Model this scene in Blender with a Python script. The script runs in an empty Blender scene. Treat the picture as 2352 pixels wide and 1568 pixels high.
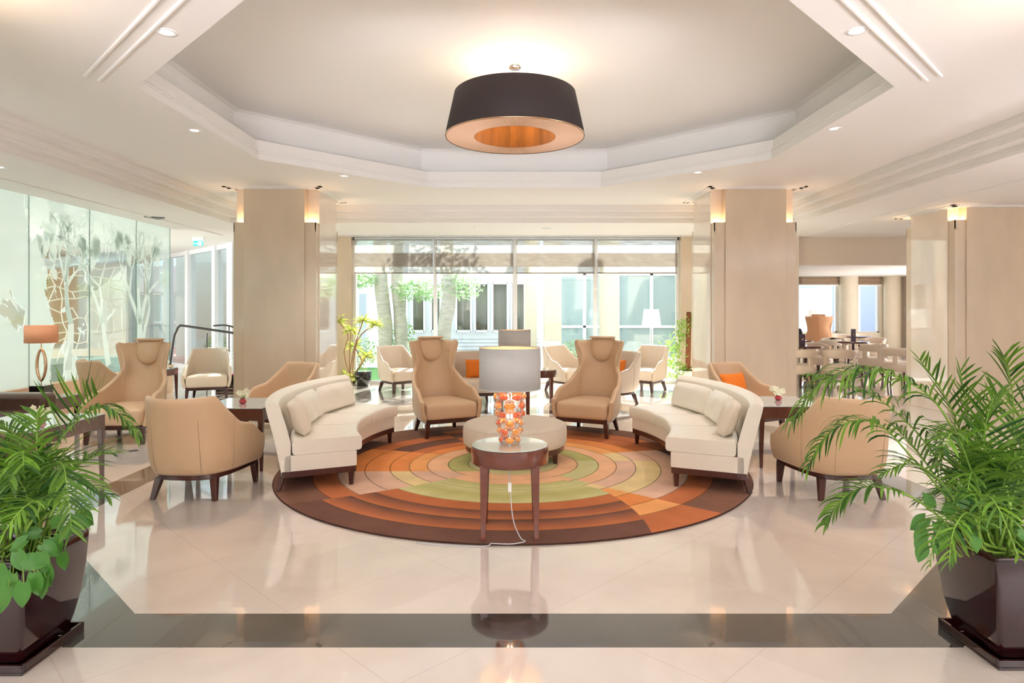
import bpy, math, random
from math import sin, cos, pi, radians, sqrt, atan2
from mathutils import Vector, Matrix
random.seed(7)
scene = bpy.context.scene
COL = scene.collection

# ------------------------------------------------------------------ camera, world, sun, exposure
FOC = 1500.0; HX = 1178.0; HY = 712.0; CH = 1.5
cam_d = bpy.data.cameras.new('camera'); cam = bpy.data.objects.new('camera', cam_d); COL.objects.link(cam)
cam_d.sensor_width = 36.0; cam_d.sensor_fit = 'HORIZONTAL'; cam_d.lens = FOC/2352*36.0
cam_d.shift_x = (1176-HX)/2352; cam_d.shift_y = (HY-784)/2352
cam_d.clip_start = 0.05; cam_d.clip_end = 300
cam.location = (0, 0, CH); cam.rotation_euler = (pi/2, 0, 0)
scene.camera = cam
vs = scene.view_settings
vs.view_transform = 'Standard'; vs.look = 'None'; vs.gamma = 1.0; vs.exposure = 1.12
cy = scene.cycles
cy.use_denoising = True; cy.use_adaptive_sampling = True; cy.adaptive_threshold = 0.015; cy.max_bounces = 7; cy.diffuse_bounces = 5; cy.glossy_bounces = 4
cy.transmission_bounces = 4; cy.transparent_max_bounces = 14; cy.sample_clamp_indirect = 6.0
cy.caustics_reflective = False; cy.caustics_refractive = False
try: cy.denoiser = 'OPENIMAGEDENOISE'
except Exception: pass

world = bpy.data.worlds.new('sky'); scene.world = world; world.use_nodes = True
wn = world.node_tree.nodes; wl = world.node_tree.links
bgn = wn['Background']; sky = wn.new('ShaderNodeTexSky'); sky.sky_type = 'HOSEK_WILKIE'
sky.turbidity = 3.0; sky.ground_albedo = 0.6
sky.sun_direction = (0.25, 0.75, 0.6)
wmix = wn.new('ShaderNodeMixRGB'); wmix.inputs[0].default_value = 0.75
wmix.inputs[2].default_value = (0.84, 0.91, 1.0, 1)
wl.new(sky.outputs[0], wmix.inputs[1]); wl.new(wmix.outputs[0], bgn.inputs[0])
bgn.inputs[1].default_value = 1.75

def light(kind, name, loc, energy, color=(1, 1, 1), rot=(0, 0, 0), size=None, size_y=None, **kw):
    d = bpy.data.lights.new(name, kind); d.energy = energy; d.color = color
    if kind == 'AREA':
        d.shape = 'RECTANGLE'; d.size = size; d.size_y = size_y or size
    for k, v in kw.items(): setattr(d, k, v)
    o = bpy.data.objects.new(name, d); COL.objects.link(o); o.location = loc; o.rotation_euler = rot
    return o
WARM = (1.0, 0.72, 0.42)
sun = light('SUN', 'sun', (5, 30, 30), 11.0, (1.0, 0.96, 0.9), angle=radians(0.6))
sun.rotation_euler = Vector((-0.20, -0.80, -0.56)).to_track_quat('-Z', 'Y').to_euler()
# unseen fill lights added behind and beside the camera, in place of daylight
light('AREA', 'fill_front', (0, -5.7, 1.6), 40, (0.92, 0.93, 1.0), (pi/2, 0, 0), 15, 2.7)
light('AREA', 'fill_side', (10.7, -1.0, 1.6), 60, (0.86, 0.93, 1.0), (0, pi/2, 0), 2.7, 8)
light('AREA', 'fill_annex', (-8.6, -1.0, 1.6), 150, (0.92, 0.98, 1.0), (0, -pi/2, 0), 2.7, 7)  # fill added in the room behind the partition, no window there

light('AREA', 'upward_fill_front', (0, -5.6, 0.35), 420, (0.94, 0.93, 1.0), (radians(129), 0, 0), 15, 0.7, spread=radians(66))  # added upward fills that lift the ceiling, standing in for ground bounce
light('AREA', 'upward_fill_side', (10.6, -0.5, 0.35), 200, (0.94, 0.93, 1.0), (0, radians(129), 0), 0.7, 9, spread=radians(70))

# ------------------------------------------------------------------ helpers
def s(r, g, b, a=1.0):
    f = lambda c: ((c/255+0.055)/1.055)**2.4 if c/255 > 0.04045 else c/255/12.92
    return (f(r), f(g), f(b), a)

def px(x, y):            # world x of an image column at depth y
    return (x-HX)/FOC*y
def pz(v, y):            # world height of an image row at depth y
    return CH-(v-HY)/FOC*y

class MB:
    def __init__(self): self.v = []; self.f = []; self.m = []
    def add(self, verts, faces, mi=0):
        o = len(self.v); self.v += [tuple(p) for p in verts]
        for f in faces: self.f.append(tuple(i+o for i in f)); self.m.append(mi)
        return self
    def box(self, x0, x1, y0, y1, z0, z1, mi=0, rz=0, c=None):
        p = [(x0,y0,z0),(x1,y0,z0),(x1,y1,z0),(x0,y1,z0),(x0,y0,z1),(x1,y0,z1),(x1,y1,z1),(x0,y1,z1)]
        if rz:
            cx, cy_ = c or ((x0+x1)/2, (y0+y1)/2)
            p = [(cx+(a-cx)*cos(rz)-(b-cy_)*sin(rz), cy_+(a-cx)*sin(rz)+(b-cy_)*cos(rz), h) for a, b, h in p]
        return self.add(p, [(0,3,2,1),(4,5,6,7),(0,1,5,4),(1,2,6,5),(2,3,7,6),(3,0,4,7)], mi)
    def hexa(self, bot, top, mi=0):
        return self.add(list(bot)+list(top), [(3,2,1,0),(4,5,6,7),(0,1,5,4),(1,2,6,5),(2,3,7,6),(3,0,4,7)], mi)
    def leg(self, x, y, z0, z1, w0, w1, dx=0, dy=0, mi=0):   # tapered leg, foot w0 offset by dx,dy, top w1
        a, b = w0/2, w1/2
        return self.hexa([(x+dx-a,y+dy-a,z0),(x+dx+a,y+dy-a,z0),(x+dx+a,y+dy+a,z0),(x+dx-a,y+dy+a,z0)],
                         [(x-b,y-b,z1),(x+b,y-b,z1),(x+b,y+b,z1),(x-b,y+b,z1)], mi)
    def prism(self, poly, z0, z1, mi=0):
        n = len(poly)
        vs_ = [(a,b,z0) for a,b in poly]+[(a,b,z1) for a,b in poly]
        fs = [tuple(range(n-1,-1,-1)), tuple(range(n,2*n))]+[(i,(i+1)%n,(i+1)%n+n,i+n) for i in range(n)]
        return self.add(vs_, fs, mi)
    def lathe(self, prof, seg=32, c=(0,0,0), mi=0, close=False):
        vs_ = []; n = len(prof)
        for i in range(seg):
            a = 2*pi*i/seg
            for r, z in prof: vs_.append((c[0]+r*cos(a), c[1]+r*sin(a), c[2]+z))
        fs = []
        for i in range(seg):
            j = (i+1) % seg
            for k in range(n-1 if not close else n):
                k2 = (k+1) % n
                fs.append((i*n+k, j*n+k, j*n+k2, i*n+k2))
        return self.add(vs_, fs, mi)
    def tube(self, path, rad, seg=8, mi=0, cap=True):
        P = [Vector(p) for p in path]; n = len(P)
        R = rad if isinstance(rad, (list, tuple)) else [rad]*n
        vs_ = []; up = Vector((0,0,1))
        t0 = (P[1]-P[0]).normalized()
        if abs(t0.dot(up)) > 0.95: up = Vector((0,1,0))
        nrm = t0.cross(up).normalized()
        for i in range(n):
            t = ((P[min(i+1,n-1)]-P[max(i-1,0)])).normalized()
            nrm = (nrm-t*nrm.dot(t)).normalized(); b = t.cross(nrm)
            for k in range(seg):
                a = 2*pi*k/seg; vs_.append(P[i]+(nrm*cos(a)+b*sin(a))*R[i])
        fs = [(i*seg+k, i*seg+(k+1)%seg, (i+1)*seg+(k+1)%seg, (i+1)*seg+k) for i in range(n-1) for k in range(seg)]
        if cap: fs += [tuple(range(seg-1,-1,-1)), tuple((n-1)*seg+k for k in range(seg))]
        return self.add(vs_, fs, mi)
    def grid(self, rows, mi=0, closed=False):
        n = len(rows); m = len(rows[0]); vs_ = [p for r in rows for p in r]
        fs = []
        for i in range(n-1):
            for k in range(m if closed else m-1):
                k2 = (k+1) % m
                fs.append((i*m+k, i*m+k2, (i+1)*m+k2, (i+1)*m+k))
        return self.add(vs_, fs, mi)
    def ellip(self, c, r, seg=12, rings=8, mi=0):
        rows = []
        for i in range(rings+1):
            t = pi*i/rings
            rows.append([(c[0]+r[0]*sin(t)*cos(2*pi*k/seg), c[1]+r[1]*sin(t)*sin(2*pi*k/seg), c[2]-r[2]*cos(t)) for k in range(seg)])
        return self.grid(rows, mi, True)
    def build(self, name, mat, parent=None, smooth=False, bevel=0, sub=0, solid=0, loc=None, rz=0, bseg=2, offset=0):
        me = bpy.data.meshes.new(name); me.from_pydata(self.v, [], self.f)
        mats = mat if isinstance(mat, (list, tuple)) else [mat]
        for m_ in mats: me.materials.append(m_)
        if len(mats) > 1:
            for p, mi in zip(me.polygons, self.m): p.material_index = mi
        if smooth:
            for p in me.polygons: p.use_smooth = True
        me.update()
        o = bpy.data.objects.new(name, me); COL.objects.link(o)
        if loc: o.location = loc
        if rz: o.rotation_euler.z = rz
        if parent is not None: o.parent = parent
        if solid:
            md = o.modifiers.new('thickness', 'SOLIDIFY'); md.thickness = solid; md.offset = offset
        if bevel:
            md = o.modifiers.new('edges', 'BEVEL'); md.width = bevel; md.segments = bseg; md.limit_method = 'ANGLE'
            md.angle_limit = radians(35)
            if not smooth:
                for p in me.polygons: p.use_smooth = True
            md.harden_normals = True
        if sub:
            md = o.modifiers.new('smooth', 'SUBSURF'); md.levels = sub; md.render_levels = sub
        return o

def tag(o, label=None, cat=None, group=None, kind=None):
    if label: o['label'] = label
    if cat: o['category'] = cat
    if group: o['group'] = group
    if kind: o['kind'] = kind
    return o
def thing(name, label, cat, loc=(0,0,0), rz=0, group=None):
    o = bpy.data.objects.new(name, None); COL.objects.link(o); o.location = loc; o.rotation_euler.z = rz
    o.empty_display_size = 0.1
    return tag(o, label, cat, group)
def struct(o, label=None):
    o['kind'] = 'structure'
    if label: o['label'] = label
    return o
def copy_tree(o, parent=None):
    c = o.copy(); COL.objects.link(c); c.parent = parent
    for ch in list(o.children): copy_tree(ch, c)
    return c
def spline(pts, n):      # Catmull-Rom through pts (tuples), n samples per span
    P = [Vector(p) for p in pts]; out = []
    for i in range(len(P)-1):
        p0 = P[max(i-1,0)]; p1 = P[i]; p2 = P[i+1]; p3 = P[min(i+2,len(P)-1)]
        for k in range(n):
            t = k/n
            out.append(0.5*((2*p1)+(p2-p0)*t+(2*p0-5*p1+4*p2-p3)*t*t+(3*p1-p0-3*p2+p3)*t**3))
    out.append(P[-1]); return out
def lerp(a, b, t): return a+(b-a)*t
def interp(tab, x):
    if x <= tab[0][0]: return tab[0][1]
    for (x0, y0), (x1, y1) in zip(tab, tab[1:]):
        if x <= x1:
            t = (x-x0)/(x1-x0); return y0+(y1-y0)*t
    return tab[-1][1]
def sstep(tab, x):
    if x <= tab[0][0]: return tab[0][1]
    for (x0, y0), (x1, y1) in zip(tab, tab[1:]):
        if x <= x1:
            t = (x-x0)/(x1-x0); t = t*t*(3-2*t); return y0+(y1-y0)*t
    return tab[-1][1]

# ------------------------------------------------------------------ materials
def mat(name, col, rough=0.5, metal=0.0, var=0.0, scale=8.0, bump=0.0, coat=0.0, stretch=(1,1,1), spec=0.5, sheen=0.0, bscale=None, emit=None, estr=0.0, trans=0.0, ior=1.45):
    m = bpy.data.materials.new(name); m.use_nodes = True
    n = m.node_tree.nodes; l = m.node_tree.links; b = n['Principled BSDF']
    b.inputs['Base Color'].default_value = col; b.inputs['Roughness'].default_value = rough
    b.inputs['Metallic'].default_value = metal; b.inputs['Coat Weight'].default_value = coat
    b.inputs['Coat Roughness'].default_value = 0.05
    b.inputs['Specular IOR Level'].default_value = spec; b.inputs['Sheen Weight'].default_value = sheen
    b.inputs['Transmission Weight'].default_value = trans; b.inputs['IOR'].default_value = ior
    if emit: b.inputs['Emission Color'].default_value = emit; b.inputs['Emission Strength'].default_value = estr
    if var or bump:
        tc = n.new('ShaderNodeTexCoord'); mp = n.new('ShaderNodeMapping'); mp.inputs['Scale'].default_value = stretch
        nz = n.new('ShaderNodeTexNoise'); nz.inputs['Scale'].default_value = scale; nz.inputs['Detail'].default_value = 6
        l.new(tc.outputs['Object'], mp.inputs[0]); l.new(mp.outputs[0], nz.inputs[0])
        if var:
            mx = n.new('ShaderNodeMixRGB'); mx.blend_type = 'MULTIPLY'; mx.inputs[1].default_value = col
            rp = n.new('ShaderNodeValToRGB'); rp.color_ramp.elements[0].position = 0.3; rp.color_ramp.elements[1].position = 0.7
            k = 1-var; rp.color_ramp.elements[0].color = (k,k,k,1); rp.color_ramp.elements[1].color = (1,1,1,1)
            l.new(nz.outputs[0], rp.inputs[0]); mx.inputs[0].default_value = 1
            l.new(rp.outputs[0], mx.inputs[2]); l.new(mx.outputs[0], b.inputs['Base Color'])
        if bump:
            bp = n.new('ShaderNodeBump'); bp.inputs['Strength'].default_value = bump; bp.inputs['Distance'].default_value = 0.01
            nb = nz
            if bscale:
                nb = n.new('ShaderNodeTexNoise'); nb.inputs['Scale'].default_value = bscale; l.new(mp.outputs[0], nb.inputs[0])
            l.new(nb.outputs[0], bp.inputs['Height']); l.new(bp.outputs[0], b.inputs['Normal'])
    return m

def glassmat(name, tint=(0.96,0.98,0.97,1), refl=0.08, rough=0.0):
    m = bpy.data.materials.new(name); m.use_nodes = True
    n = m.node_tree.nodes; l = m.node_tree.links; n.clear()
    o = n.new('ShaderNodeOutputMaterial'); t = n.new('ShaderNodeBsdfTransparent'); g = n.new('ShaderNodeBsdfGlossy')
    mx = n.new('ShaderNodeMixShader'); lw = n.new('ShaderNodeLayerWeight'); lw.inputs[0].default_value = 0.3
    t.inputs[0].default_value = tint; g.inputs['Roughness'].default_value = rough
    mr = n.new('ShaderNodeMapRange'); mr.inputs['To Min'].default_value = refl; mr.inputs['To Max'].default_value = 0.7
    l.new(lw.outputs['Fresnel'], mr.inputs[0]); l.new(mr.outputs[0], mx.inputs[0])
    l.new(t.outputs[0], mx.inputs[1]); l.new(g.outputs[0], mx.inputs[2]); l.new(mx.outputs[0], o.inputs[0])
    return m

def clothmat(name, col, transp=0.25, streak=0.15, sc=(3,1,60)):
    m = bpy.data.materials.new(name); m.use_nodes = True
    n = m.node_tree.nodes; l = m.node_tree.links; n.clear()
    o = n.new('ShaderNodeOutputMaterial'); d = n.new('ShaderNodeBsdfDiffuse'); tl = n.new('ShaderNodeBsdfTranslucent')
    tp = n.new('ShaderNodeBsdfTransparent'); a = n.new('ShaderNodeMixShader'); b = n.new('ShaderNodeMixShader')
    tc = n.new('ShaderNodeTexCoord'); mp = n.new('ShaderNodeMapping'); mp.inputs['Scale'].default_value = sc
    nz = n.new('ShaderNodeTexNoise'); nz.inputs['Scale'].default_value = 3; nz.inputs['Detail'].default_value = 8
    l.new(tc.outputs['Object'], mp.inputs[0]); l.new(mp.outputs[0], nz.inputs[0])
    mc = n.new('ShaderNodeMixRGB'); mc.inputs[1].default_value = col; mc.inputs[2].default_value = tuple(c*(1-streak*2) for c in col[:3])+(1,)
    l.new(nz.outputs[0], mc.inputs[0]); l.new(mc.outputs[0], d.inputs[0]); l.new(mc.outputs[0], tl.inputs[0])
    mr = n.new('ShaderNodeMapRange'); mr.inputs['From Min'].default_value = 0.35; mr.inputs['From Max'].default_value = 0.65
    mr.inputs['To Min'].default_value = transp*0.5; mr.inputs['To Max'].default_value = min(1, transp*1.5)
    l.new(nz.outputs[0], mr.inputs[0]); l.new(mr.outputs[0], b.inputs[0])
    a.inputs[0].default_value = 0.5; l.new(d.outputs[0], a.inputs[1]); l.new(tl.outputs[0], a.inputs[2])
    l.new(a.outputs[0], b.inputs[1]); l.new(tp.outputs[0], b.inputs[2]); l.new(b.outputs[0], o.inputs[0])
    return m

def leafmat(name, c1, c2, rough=0.4):
    m = bpy.data.materials.new(name); m.use_nodes = True
    n = m.node_tree.nodes; l = m.node_tree.links; b = n['Principled BSDF']; o = n['Material Output']
    g = n.new('ShaderNodeNewGeometry'); mc = n.new('ShaderNodeMixRGB'); mc.inputs[1].default_value = c1; mc.inputs[2].default_value = c2
    l.new(g.outputs['Random Per Island'], mc.inputs[0]); l.new(mc.outputs[0], b.inputs['Base Color'])
    b.inputs['Roughness'].default_value = rough
    t = n.new('ShaderNodeBsdfTranslucent'); l.new(mc.outputs[0], t.inputs[0])
    mx = n.new('ShaderNodeMixShader'); mx.inputs[0].default_value = 0.35
    l.new(b.outputs[0], mx.inputs[1]); l.new(t.outputs[0], mx.inputs[2]); l.new(mx.outputs[0], o.inputs[0])
    return m

M = {}
M['ceil'] = mat('ceiling_paint', s(238,235,232), 0.7)
M['ceil2'] = mat('coffer_paint', s(240,239,237), 0.7)
M['marble'] = mat('beige_marble', s(214,196,172), 0.18, var=0.09, scale=3.5, stretch=(1,1,0.35), coat=0.3)
M['marble_side'] = mat('polished_marble', s(232,216,198), 0.05, var=0.05, scale=3, coat=1.0)
M['plaster'] = mat('cream_plaster', s(236,224,210), 0.6)
M['stone'] = mat('pale_limestone', s(228,216,196), 0.7, var=0.06, scale=5)
M['tan'] = mat('tan_leather', s(207,176,142), 0.34, bump=0.08, scale=140, spec=0.45)
M['tan2'] = mat('pale_tan_leather', s(222,206,188), 0.34, bump=0.08, scale=140, spec=0.5)
M['cream'] = mat('cream_leather', s(242,235,221), 0.33, bump=0.12, scale=60, bscale=14, spec=0.5)
M['pile'] = mat('cream_perforated_leather', s(236,224,206), 0.42, bump=0.35, scale=160, var=0.06)
M['fabric'] = mat('ottoman_bouclé', s(242,230,214), 0.85, bump=0.9, scale=130, var=0.08)
M['wood'] = mat('dark_walnut', s(92,46,34), 0.25, var=0.3, scale=6, stretch=(6,6,0.6), coat=0.6)
M['wood2'] = mat('red_walnut', s(112,58,42), 0.22, var=0.25, scale=6, stretch=(1,1,5), coat=0.6)
M['dark_wood'] = mat('espresso_wood', s(74,38,30), 0.28, var=0.3, scale=6, stretch=(5,5,0.6), coat=0.5)
M['greywood'] = mat('brown_veneer', s(120,92,80), 0.25, var=0.2, scale=5, stretch=(1,6,1), coat=0.5)
M['brown_leather'] = mat('dark_brown_leather', s(84,60,48), 0.3, bump=0.15, scale=80, coat=0.3)
M['orange'] = mat('orange_fabric', s(238,128,38), 0.85, var=0.12, scale=40, bump=0.2)
M['cordwhite'] = mat('cord_white', s(205,206,212), 0.4)
M['white'] = mat('white_paint', s(242,242,242), 0.4)
M['whiteframe'] = mat('white_frame', s(238,240,244), 0.35)
M['alu'] = mat('aluminium_frame', s(205,208,212), 0.35, metal=0.4)
M['chrome'] = mat('chrome', s(225,225,228), 0.12, metal=1.0)
M['steel'] = mat('dark_steel', s(92,90,90), 0.3, metal=0.8)
M['black'] = mat('black_lacquer', s(18,14,14), 0.12, coat=0.8)
M['shade'] = mat('lamp_shade_fabric', s(188,187,186), 0.9, bump=0.1, scale=200)
M['shade_warm'] = mat('warm_shade_lining', s(250,215,180), 0.7)
M['darkshade'] = mat('dark_pendant_fabric', s(46,36,35), 0.7)
M['pleat'] = mat('pleated_beige_silk', s(226,192,164), 0.7)
M['gold'] = mat('pleated_amber_silk', s(150,96,44), 0.5, var=0.6, scale=9, stretch=(1,1,0.02))
M['gild'] = mat('gilded_metal', s(206,172,140), 0.2, metal=0.9)
M['redglass'] = mat('red_glass', s(200,16,34), 0.05, trans=0.5, emit=s(190,10,30), estr=0.0, coat=1)
M['petal'] = mat('ivory_petal', s(246,240,214), 0.6)
M['pot'] = mat('glazed_aubergine_ceramic', s(38,12,14), 0.07, var=0.25, scale=2, coat=0.5, spec=0.35)
M['soil'] = mat('soil', s(50,36,28), 0.95, bump=0.6, scale=30)
M['palm'] = leafmat('palm_leaf', s(26,78,22), s(118,164,50), 0.4)
M['palm_stem'] = mat('palm_stem', s(122,158,60), 0.5)
M['pothos'] = leafmat('broad_leaf', s(52,112,42), s(92,146,60), 0.3)
M['drac'] = leafmat('dracaena_leaf', s(150,178,60), s(216,206,120), 0.5)
M['ficus'] = leafmat('ficus_leaf', s(120,176,66), s(176,208,110), 0.5)
M['bark'] = mat('pale_bark', s(206,198,186), 0.9, var=0.35, scale=6, bump=0.6, stretch=(1,1,3))
M['brownbark'] = mat('fibrous_brown_bark', s(150,96,64), 0.95, var=0.3, scale=30, bump=0.8)
M['canebark'] = mat('cane_bark', s(176,140,104), 0.9, var=0.2, scale=20)
M['tree_leaf'] = leafmat('tree_leaf', s(150,190,130), s(206,224,184), 0.6)
M['grass'] = mat('lawn', s(140,196,120), 0.9, var=0.25, scale=20, bump=0.5)
M['paving'] = mat('pale_paving', s(238,236,232), 0.8, var=0.08, scale=3)
M['pinkpave'] = mat('pink_paving', s(206,140,138), 0.8, var=0.15, scale=3)
M['glass'] = glassmat('window_glass', (0.93,0.97,0.96,1), 0.05)
M['glasstop'] = mat('glass_table_top', s(200,215,210), 0.02, spec=0.9, coat=1.0)
M['glassgreen'] = glassmat('partition_glass', (0.90,0.96,0.94,1), 0.05)
M['darkglass'] = mat('reflecting_teal_glass', s(150,172,174), 0.06, coat=1.0)
M['curtain'] = mat('brown_curtain', s(176,160,148), 0.8)
M['bwall'] = mat('white_siding', s(214,217,222), 0.7)
M['redcarpet'] = mat('raspberry_carpet', s(198,84,110), 0.95, bump=0.4, scale=90)
M['blackstone'] = mat('black_marble', s(36,32,34), 0.1, coat=0.7)
M['exit'] = mat('exit_sign_green', s(40,190,140), 0.5, emit=s(60,210,160), estr=0.8)
M['signwhite'] = mat('sign_white', s(240,255,250), 0.5, emit=s(240,255,250), estr=0.9)
M['blind'] = clothmat('linen_blind', s(186,178,170), 0.34, 0.12, (1.2,1,26))
M['blind2'] = clothmat('linen_fold', s(172,158,146), 0.10, 0.14, (1.2,1,26))
M['bulb'] = mat('lamp_bulb', s(255,220,170), 0.5, emit=s(255,215,160), estr=4)
M['downlens'] = mat('downlight_lens', s(255,240,220), 0.3, emit=s(255,246,235), estr=0.8)
M['amber'] = mat('amber_glass', s(225,135,50), 0.05, trans=0.35, coat=1.0, emit=s(250,150,50), estr=0.16, var=0.45, scale=60)
M['amber2'] = mat('deep_amber_glass', s(215,60,20), 0.05, trans=0.25, coat=1.0, emit=s(225,80,20), estr=0.10, var=0.4, scale=50)
M['clearglass'] = glassmat('clear_cast_glass', (0.97,0.97,0.97,1), 0.22, 0.03)
M['hair'] = mat('black_cloth', s(28,26,28), 0.8)
M['orangechair'] = mat('apricot_leather', s(246,190,146), 0.5)
M['wallorange'] = mat('apricot_panel', s(232,190,150), 0.6)
M['wallyellow'] = mat('straw_panel', s(228,214,170), 0.6)
M['menu'] = mat('menu_cover', s(96,84,104), 0.5)

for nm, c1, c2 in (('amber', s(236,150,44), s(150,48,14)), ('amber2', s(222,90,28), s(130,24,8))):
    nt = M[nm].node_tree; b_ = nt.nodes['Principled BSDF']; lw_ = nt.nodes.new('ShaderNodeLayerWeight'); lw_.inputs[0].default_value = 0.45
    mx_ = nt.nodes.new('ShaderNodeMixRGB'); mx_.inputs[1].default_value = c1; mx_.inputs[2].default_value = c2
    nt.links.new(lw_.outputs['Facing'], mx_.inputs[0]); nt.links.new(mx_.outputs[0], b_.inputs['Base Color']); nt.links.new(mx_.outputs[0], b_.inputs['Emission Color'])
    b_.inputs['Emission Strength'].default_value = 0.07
# ------------------------------------------------------------------ floor
CY = 6.35     # depth of the centre of the seating circle
def floor_material():
    m = bpy.data.materials.new('polished_marble_floor'); m.use_nodes = True
    n = m.node_tree.nodes; l = m.node_tree.links; b = n['Principled BSDF']
    def math_(op, a, c=None, clamp=False):
        q = n.new('ShaderNodeMath'); q.operation = op; q.use_clamp = clamp
        for i, v in enumerate((a, c)):
            if v is None: continue
            if isinstance(v, (int, float)): q.inputs[i].default_value = v
            else: l.new(v, q.inputs[i])
        return q.outputs[0]
    g = n.new('ShaderNodeNewGeometry'); sp = n.new('ShaderNodeSeparateXYZ'); l.new(g.outputs['Position'], sp.inputs[0])
    X, Y = sp.outputs[0], sp.outputs[1]
    ax = math_('ABSOLUTE', X); ay = math_('ABSOLUTE', math_('SUBTRACT', Y, CY))
    def octd(hx, hy, hd):
        return math_('MAXIMUM', math_('MAXIMUM', math_('SUBTRACT', ax, hx), math_('SUBTRACT', ay, hy)),
                     math_('MULTIPLY', math_('SUBTRACT', math_('ADD', ax, ay), hd), 0.7071))
    d = octd(3.17, 3.12, 4.99)
    inside = math_('LESS_THAN', d, 0.0); band = math_('MULTIPLY', math_('GREATER_THAN', d, 0.0), math_('LESS_THAN', d, 0.325))
    # tile joints: diagonal grid outside and inside
    def joints(u, size, w):
        fr = math_('FRACT', math_('ADD', math_('DIVIDE', u, size), 100.37)); return math_('LESS_THAN', fr, w/size)
    u = math_('MULTIPLY', math_('ADD', X, Y), 0.7071); v = math_('MULTIPLY', math_('SUBTRACT', X, Y), 0.7071)
    dj = math_('MAXIMUM', joints(u, 0.92, 0.004), joints(v, 0.92, 0.004))
    r = math_('SQRT', math_('ADD', math_('MULTIPLY', ax, ax), math_('MULTIPLY', ay, ay)))
    sj = math_('MAXIMUM', joints(X, 0.8, 0.004), joints(Y, 0.8, 0.004))
    near = math_('LESS_THAN', ay, 2.75)
    nz = n.new('ShaderNodeTexNoise'); nz.inputs['Scale'].default_value = 1.6; nz.inputs['Detail'].default_value = 9; nz.inputs['Distortion'].default_value = 1.4
    l.new(g.outputs['Position'], nz.inputs[0])
    cr = n.new('ShaderNodeValToRGB'); e = cr.color_ramp.elements
    e[0].position = 0.3; e[0].color = s(219,207,197); e[1].position = 0.7; e[1].color = s(229,219,209)
    l.new(nz.outputs[0], cr.inputs[0])
    # per-tile tone
    fl = n.new('ShaderNodeCombineXYZ'); l.new(math_('FLOOR', math_('DIVIDE', u, 0.92)), fl.inputs[0]); l.new(math_('FLOOR', math_('DIVIDE', v, 0.92)), fl.inputs[1])
    wn_ = n.new('ShaderNodeTexWhiteNoise'); l.new(fl.outputs[0], wn_.inputs[0])
    tone = math_('ADD', math_('MULTIPLY', wn_.outputs['Value'], 0.06), 0.95)
    hs = n.new('ShaderNodeMixRGB'); hs.blend_type = 'MULTIPLY'; hs.inputs[0].default_value = 1
    cb = n.new('ShaderNodeCombineXYZ'); [l.new(tone, cb.inputs[i]) for i in range(3)]
    l.new(cr.outputs[0], hs.inputs[1]); l.new(cb.outputs[0], hs.inputs[2])
    jm = n.new('ShaderNodeMixRGB'); l.new(math_('MULTIPLY', dj, 0.32), jm.inputs[0]); l.new(hs.outputs[0], jm.inputs[1]); jm.inputs[2].default_value = s(170,140,118)
    # dark band with pale veins
    nb = n.new('ShaderNodeTexNoise'); nb.inputs['Scale'].default_value = 5; nb.inputs['Detail'].default_value = 10; nb.inputs['Distortion'].default_value = 2.0
    l.new(g.outputs['Position'], nb.inputs[0])
    cb2 = n.new('ShaderNodeValToRGB'); e = cb2.color_ramp.elements
    e[0].position = 0.35; e[0].color = s(50,50,50); e[1].position = 0.66; e[1].color = s(74,72,70)
    l.new(nb.outputs[0], cb2.inputs[0])
    bm_ = n.new('ShaderNodeMixRGB'); l.new(band, bm_.inputs[0]); l.new(jm.outputs[0], bm_.inputs[1]); l.new(cb2.outputs[0], bm_.inputs[2])
    # small dark diamonds outside the octagon
    dia = None
    for cx, cy_ in ((4.05, 6.97), (-4.05, 6.97), (-4.52, 6.47), (4.52, 6.47)):
        q = math_('LESS_THAN', math_('ADD', math_('ABSOLUTE', math_('SUBTRACT', X, cx)), math_('ABSOLUTE', math_('SUBTRACT', Y, cy_))), 0.065)
        dia = q if dia is None else math_('MAXIMUM', dia, q)
    dm = n.new('ShaderNodeMixRGB'); l.new(dia, dm.inputs[0]); l.new(bm_.outputs[0], dm.inputs[1]); dm.inputs[2].default_value = s(70,66,64)
    l.new(dm.outputs[0], b.inputs['Base Color'])
    b.inputs['Roughness'].default_value = 0.07; b.inputs['Specular IOR Level'].default_value = 0.75
    b.inputs['Coat Weight'].default_value = 1.0; b.inputs['Coat Roughness'].default_value = 0.02
    return m
M['floor'] = floor_material()
outline = [(-12.2,-6), (11,-6), (11,13.4), (13.4,13.4), (13.4,22.5), (5.6,22.5), (5.6,13.4), (-5.1,13.4), (-12.2,20.5)]
struct(MB().prism(outline, -0.1, 0.0).build('floor', M['floor']))

# ------------------------------------------------------------------ ceilings
ZL, ZM, ZU = 2.99, 3.25, 3.88
def square(h): return [(-h, CY-h), (h, CY-h), (h, CY+h), (-h, CY+h)]
def octagon(a, cx=0.02):
    t = a*math.tan(pi/8)
    return [(cx+x, CY+y) for x, y in ((-t,-a),(t,-a),(a,-t),(a,t),(t,a),(-t,a),(-a,t),(-a,-t))]
def ring_between(mb, outer, inner, z, down=True):   # flat ring between closed loops with the same count
    n = len(outer)
    vs_ = [(a,b,z) for a,b in outer]+[(a,b,z) for a,b in inner]
    mb.add(vs_, [(i,(i+1)%n,(i+1)%n+n,i+n) for i in range(n)])
def loop_sweep(mb, shape, prof):    # prof: (offset, z)
    loops = [[(x,y,z) for x,y in shape(o)] for o, z in prof]
    mb.grid(loops, closed=True)
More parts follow.
